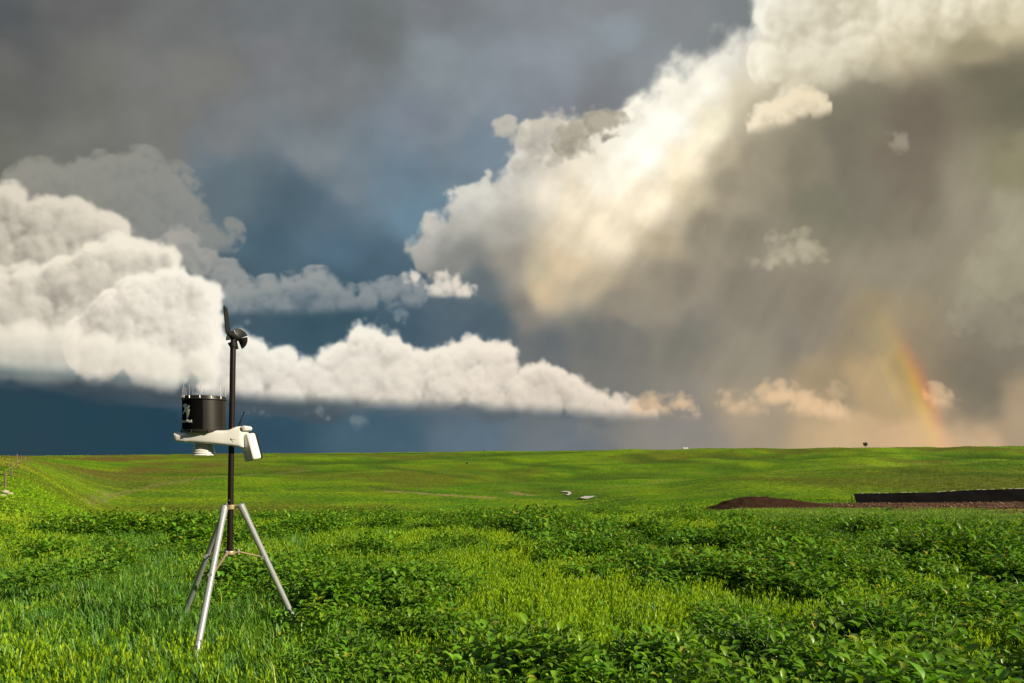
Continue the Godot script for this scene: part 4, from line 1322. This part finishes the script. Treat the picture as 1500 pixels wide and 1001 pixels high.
func broad_plant(seed_: int, stems: int, high: float, size := 1.0) -> Array:
	var rng := RandomNumberGenerator.new()
	rng.seed = seed_
	var st := begin()
	var sk := begin()
	for s in stems:
		var a := TAU * s / stems + rng.randf_range(-0.5, 0.5)
		var out := Vector3(cos(a), 0, sin(a))
		var h := high * rng.randf_range(0.6, 1.05)
		var spread := rng.randf_range(0.25, 0.75) if s > 0 else 0.1
		var p0 := out * 0.01
		var p1 := out * h * spread * 0.45 + Vector3(0, h * 0.55, 0)
		var p2 := out * h * spread + Vector3(0, h * 0.95, 0) + Vector3(-0.02, 0, 0.01)
		tube(sk, [p0, p1, p2], [0.0035, 0.0028, 0.0015], 5)
		var n := int(9 + rng.randi() % 4)
		for k in n:
			var t := 0.22 + 0.8 * k / (n - 1.0)
			var p := p0.lerp(p1, minf(t * 2.0, 1.0)) if t < 0.5 else p1.lerp(p2, minf((t - 0.5) * 2.0, 1.0))
			var b := k * 2.4 + a + rng.randf_range(-0.4, 0.4)
			var pitch := rng.randf_range(0.05, 0.75) if t < 0.9 else rng.randf_range(0.5, 1.2)
			var d := Vector3(cos(b) * cos(pitch), sin(pitch), sin(b) * cos(pitch))
			var l := size * rng.randf_range(0.028, 0.050) * (1.0 if t < 0.85 else 0.75)
			var e := rng.randf_range(0.75, 1.25)
			var c := Color(0.068, 0.205, 0.012).lerp(Color(0.16, 0.33, 0.009), rng.randf() * 0.6 + (0.3 if t > 0.9 else 0.0)) * e
			if rng.randf() < 0.003: c = Color(0.26, 0.30, 0.03) * e
			elif size > 1.1: c = c.lerp(Color(0.11, 0.27, 0.02), 0.4)
			# short stalk, then the blade
			leaf(st, p + d * 0.012, (d + Vector3(0, rng.randf_range(-0.5, 0.1), 0)).normalized(), Vector3.UP, l, l * rng.randf_range(0.5, 0.66), c, rng.randf_range(0.0, 0.4), 0.5)
	return [done(st), done(sk)]

func feather_weed(seed_: int) -> ArrayMesh:
	# three upright shoots ringed with narrow leaves, paler at the growing tip
	var rng := RandomNumberGenerator.new()
	rng.seed = seed_
	var st := begin()
	for s in 3:
		var base := Vector3(rng.randf_range(-0.03, 0.03), 0, rng.randf_range(-0.03, 0.03))
		var h := rng.randf_range(0.09, 0.17)
		var lean := Vector3(rng.randf_range(-0.03, 0.03), h, rng.randf_range(-0.03, 0.03))
		var q := lean.cross(Vector3.RIGHT).normalized() * 0.0016
		st.set_color(Color(0.10, 0.16, 0.02))
		quad(st, base - q, base + q, base + lean + q * 0.5, base + lean - q * 0.5)
		var n := 20
		for k in n:
			var t := 0.15 + 0.87 * k / (n - 1.0)
			var b := k * 2.4 + s
			var pitch := 0.55 + 0.75 * t
			var d := Vector3(cos(b) * cos(pitch), sin(pitch), sin(b) * cos(pitch))
			var l := rng.randf_range(0.022, 0.038) * (1.15 - 0.45 * t)
			var side := d.cross(Vector3.UP).normalized() * l * 0.13
			var p := base + lean * t
			st.set_color(Color(0.11, 0.29, 0.010).lerp(Color(0.33, 0.50, 0.007), t * t * 0.9) * rng.randf_range(0.85, 1.15))
			quad(st, p, p + d * l * 0.55 + side, p + d * l, p + d * l * 0.55 - side)
	return done(st)

func grass_tuft(seed_: int) -> ArrayMesh:
	var rng := RandomNumberGenerator.new()
	rng.seed = seed_
	var st := begin()
	for s in 13:
		var a := rng.randf() * TAU
		var p := Vector3(cos(a), 0, sin(a)) * rng.randf() * 0.035
		var h := rng.randf_range(0.08, 0.18)
		var out := Vector3(cos(a), 0, sin(a)) * rng.randf_range(0.1, 0.5) * h + Vector3(0.02, 0, -0.01)
		var side := Vector3(-sin(a), 0, cos(a)) * rng.randf_range(0.0016, 0.0030)
		st.set_color(Color(0.085, 0.22, 0.026).lerp(Color(0.17, 0.33, 0.018), rng.randf()) * rng.randf_range(0.8, 1.2))
		var b := p + out * 0.25 + Vector3(0, h * 0.5, 0)
		var c := p + out * 0.65 + Vector3(0, h * 0.85, 0)
		var e := p + out * 1.15 + Vector3(0, h * 0.97, 0)
		quad(st, p - side, p + side, b + side, b - side)
		quad(st, b - side, b + side, c + side * 0.7, c - side * 0.7)
		for v in [c - side * 0.7, c + side * 0.7, e]: st.add_vertex(v)
	return done(st)

func leaf_mat(rough: float, through: float, tint := Color(1, 1, 1)) -> StandardMaterial3D:
	var m := StandardMaterial3D.new()
	m.albedo_color = tint
	m.vertex_color_use_as_albedo = true
	m.roughness = rough
	m.backlight_enabled = true
	m.backlight = Color(through, through, through * 0.6).linear_to_srgb()
	return m

func scatter(called: String, label: String, meshes: Array, m: Material, spots: Array) -> void:
	# spots: [transform, tint]; shared out among the variants
	for v in meshes.size():
		var mine := []
		for k in range(v, spots.size(), meshes.size()): mine.append(spots[k])
		var mm := MultiMesh.new()
		mm.transform_format = MultiMesh.TRANSFORM_3D
		mm.use_colors = true
		mm.mesh = meshes[v]
		mm.instance_count = mine.size()
		for k in mine.size():
			mm.set_instance_transform(k, mine[k][0])
			mm.set_instance_color(k, mine[k][1])
		var mi := MultiMeshInstance3D.new()
		mi.name = called
		mi.multimesh = mm
		mi.material_override = m
		add_child(mi, true)
		mi.set_meta("kind", "stuff")
		mi.set_meta("label", label)

func build_plants() -> void:
	var rng := RandomNumberGenerator.new()
	rng.seed = 4242
	var clump := nz(601, 0.55, 3)
	var fine := nz(602, 1.7, 2)
	var gold := nz(603, 0.42, 3)
	var broad := []
	for k in 6: broad.append(broad_plant(700 + k, [7, 6, 8, 5, 7, 6][k], [0.20, 0.16, 0.24, 0.13, 0.18, 0.21][k], [0.95, 0.95, 1.12, 0.8, 0.95, 1.15][k]))
	var weeds := [feather_weed(720), feather_weed(721), feather_weed(722), feather_weed(723)]
	var tufts := [grass_tuft(740), grass_tuft(741), grass_tuft(742)]
	var leafy := []
	var weedy := []
	var grassy := []
	for k in 210000:
		var d := sqrt(lerpf(1.5 * 1.5, 10.9 * 10.9, rng.randf()))
		var t := rng.randf_range(-0.92, 0.92)
		if k % 9 == 0: t *= rng.randf_range(1.0, 1.8)
		var x := t * d
		var z := -d
		var keep := rng.randf()
		var kind := rng.randf()
		var spin := rng.randf() * TAU
		var size := rng.randf_range(0.75, 1.25)
		var tilt := Vector2(rng.randfn(), rng.randfn()) * 0.10
		var edge := 8.6 + 1.8 * smoothstep(-0.75, -0.5, t) + 0.2 * fine.get_noise_1d(x * 3.0)
		edge -= 2.0 * smoothstep(0.26, 0.40, t) + 0.7 * smoothstep(0.5, 0.6, t)
		var c := clump.get_noise_2d(x, z)
		var f := fine.get_noise_2d(x, z)
		var g := gold.get_noise_2d(x, z)
		# how leafy: thick on the right and along the far edge, broken in the middle, little on the left
		var lush := c * 1.3 + f * 1.0 - 0.10 + 0.55 * smoothstep(0.18, 0.5, t) * smoothstep(9.5, 6.0, d) + 0.5 * smoothstep(6.6, 9.0, d) - 0.35 * smoothstep(-0.25, -0.5, t) * smoothstep(7.5, 4.5, d)
		var grass := smoothstep(-0.12, -0.42, t) * smoothstep(8.5, 5.0, d) * 0.9 + smoothstep(0.40, 0.55, t) * smoothstep(6.0, 7.0, d)
		var b := Basis(Vector3.UP, spin)
		b = Basis(Vector3(1, 0, 0), tilt.x) * Basis(Vector3(0, 0, 1), tilt.y) * b
		if d > edge:
			# thin low growth beyond the field on the right
			if t > 0.2 and keep < 0.25:
				grassy.append([Transform3D(b.scaled(Vector3(1, 0.45, 1) * size), Vector3(x, land(x, z), z)), Color(1.2, 1.0, 0.8)])
			continue
		if kind < 0.15:
			if lush > 0.0 + (keep - 0.5) * 0.7 or keep < 0.10:
				var s := size * lerpf(1.0, 0.72, smoothstep(7.5, 10.0, d)) * lerpf(0.55, 1.1, smoothstep(-0.3, 0.6, lush)) * (1.0 + 0.55 * gold.get_noise_2d(x * 2.0 + 40.0, z * 2.0))
				leafy.append([d, Transform3D(b.scaled(Vector3.ONE * s), Vector3(x, land(x, z) - 0.01, z)), k])
		elif kind < 0.60:
			if lush < 0.35 + keep * 0.5 and keep < 0.95 - grass * 0.5:
				var y := clampf(0.5 + g * 1.5 - lush * 0.4 - grass * 0.4, 0.0, 1.0)
				var s := size * lerpf(0.75, 1.0, y)
				var tint := Color(0.6, 0.8, 0.9).lerp(Color(1.1, 1.05, 0.8), y)
				weedy.append([Transform3D(b.scaled(Vector3.ONE * s), Vector3(x, land(x, z) - 0.005, z)), tint])
		else:
			if keep < 0.12 + grass * 0.75 and lush < 0.5 + keep:
				var tint := Color(0.55, 0.72, 0.95).lerp(Color(1.0, 1.0, 0.9), clampf(0.5 + f * 1.2, 0.0, 1.0))
				if rng.randf() < 0.03: tint = Color(2.6, 1.35, 1.6)
				grassy.append([Transform3D(b.scaled(Vector3.ONE * size), Vector3(x, land(x, z) - 0.005, z)), tint])
	# further thin growth up to the bare strip
	for k in 26000:
		var d := rng.randf_range(9.0, 21.5)
		var t := rng.randf_range(0.12, 0.95)
		var e := clump.get_noise_2d(t * d * 0.6, d * 0.6) + smoothstep(21.0, 14.0, d) * 0.3 - smoothstep(0.6, 0.75, t) * smoothstep(11.0, 14.0, d) * 0.5
		var s := rng.randf_range(0.3, 0.65)
		if e < -0.05 or d < 9.3: continue
		grassy.append([Transform3D(Basis(Vector3.UP, rng.randf() * TAU).scaled(Vector3(1.6, 0.9, 1.6) * s), Vector3(t * d, land(t * d, -d), -d)), Color(1.5, 1.15, 0.5) if e > 0.12 else Color(1.0, 1.0, 0.7)])
	scatter("feathery_weeds", "yellow-green feathery young weeds filling the gaps between the leafy plants", weeds, leaf_mat(0.6, 0.95), weedy)
	scatter("grass", "fine green grass growing through the field, thickest round the tripod", tufts, leaf_mat(0.5, 0.6), grassy)
	# the broad-leaved plants: the nearest in view one by one, the rest as a mass
	leafy.sort_custom(func(p, q): return p[0] < q[0])
	var tones := [leaf_mat(0.42, 0.7, Color(1, 1, 1)), leaf_mat(0.44, 0.65, Color(0.86, 0.92, 0.95)), leaf_mat(0.40, 0.7, Color(1.0, 1.0, 0.85))]
	var stalk := mat(0.10, 0.15, 0.04, 0.6)
	var singles := 0
	var rest := []
	for p in leafy:
		var tf: Transform3D = p[1]
		var tt := tf.origin.x / -tf.origin.z
		if singles < 220 and absf(tt) < 0.76 and p[0] > 2.75:
			var o := Node3D.new()
			o.name = "leafy_plant"
			add_child(o, true)
			o.transform = tf
			var which: int = p[2] % 6
			obj("foliage", broad[which][0], tones[p[2] % 3], o)
			obj("stems", broad[which][1], stalk, o)
			var zone := "by the tripod and left of it" if tt < -0.40 else "just right of the tripod" if tt < -0.12 else "in the middle foreground" if tt < 0.2 else "in the right foreground" if tt < 0.5 else "near the right edge"
			tag(o, "low plant with oval green leaves " + zone, "plant", "broad-leaved plants " + zone)
			singles += 1
		else:
			var e := rng.randf_range(0.8, 1.15)
			rest.append([tf, Color(e * rng.randf_range(0.85, 1.3), e, e)])
	var foliage := []
	for q in broad: foliage.append(q[0])
	scatter("leafy_ground_cover", "mass of low oval-leaved green plants across the field up to its far edge", foliage, tones[0], rest)
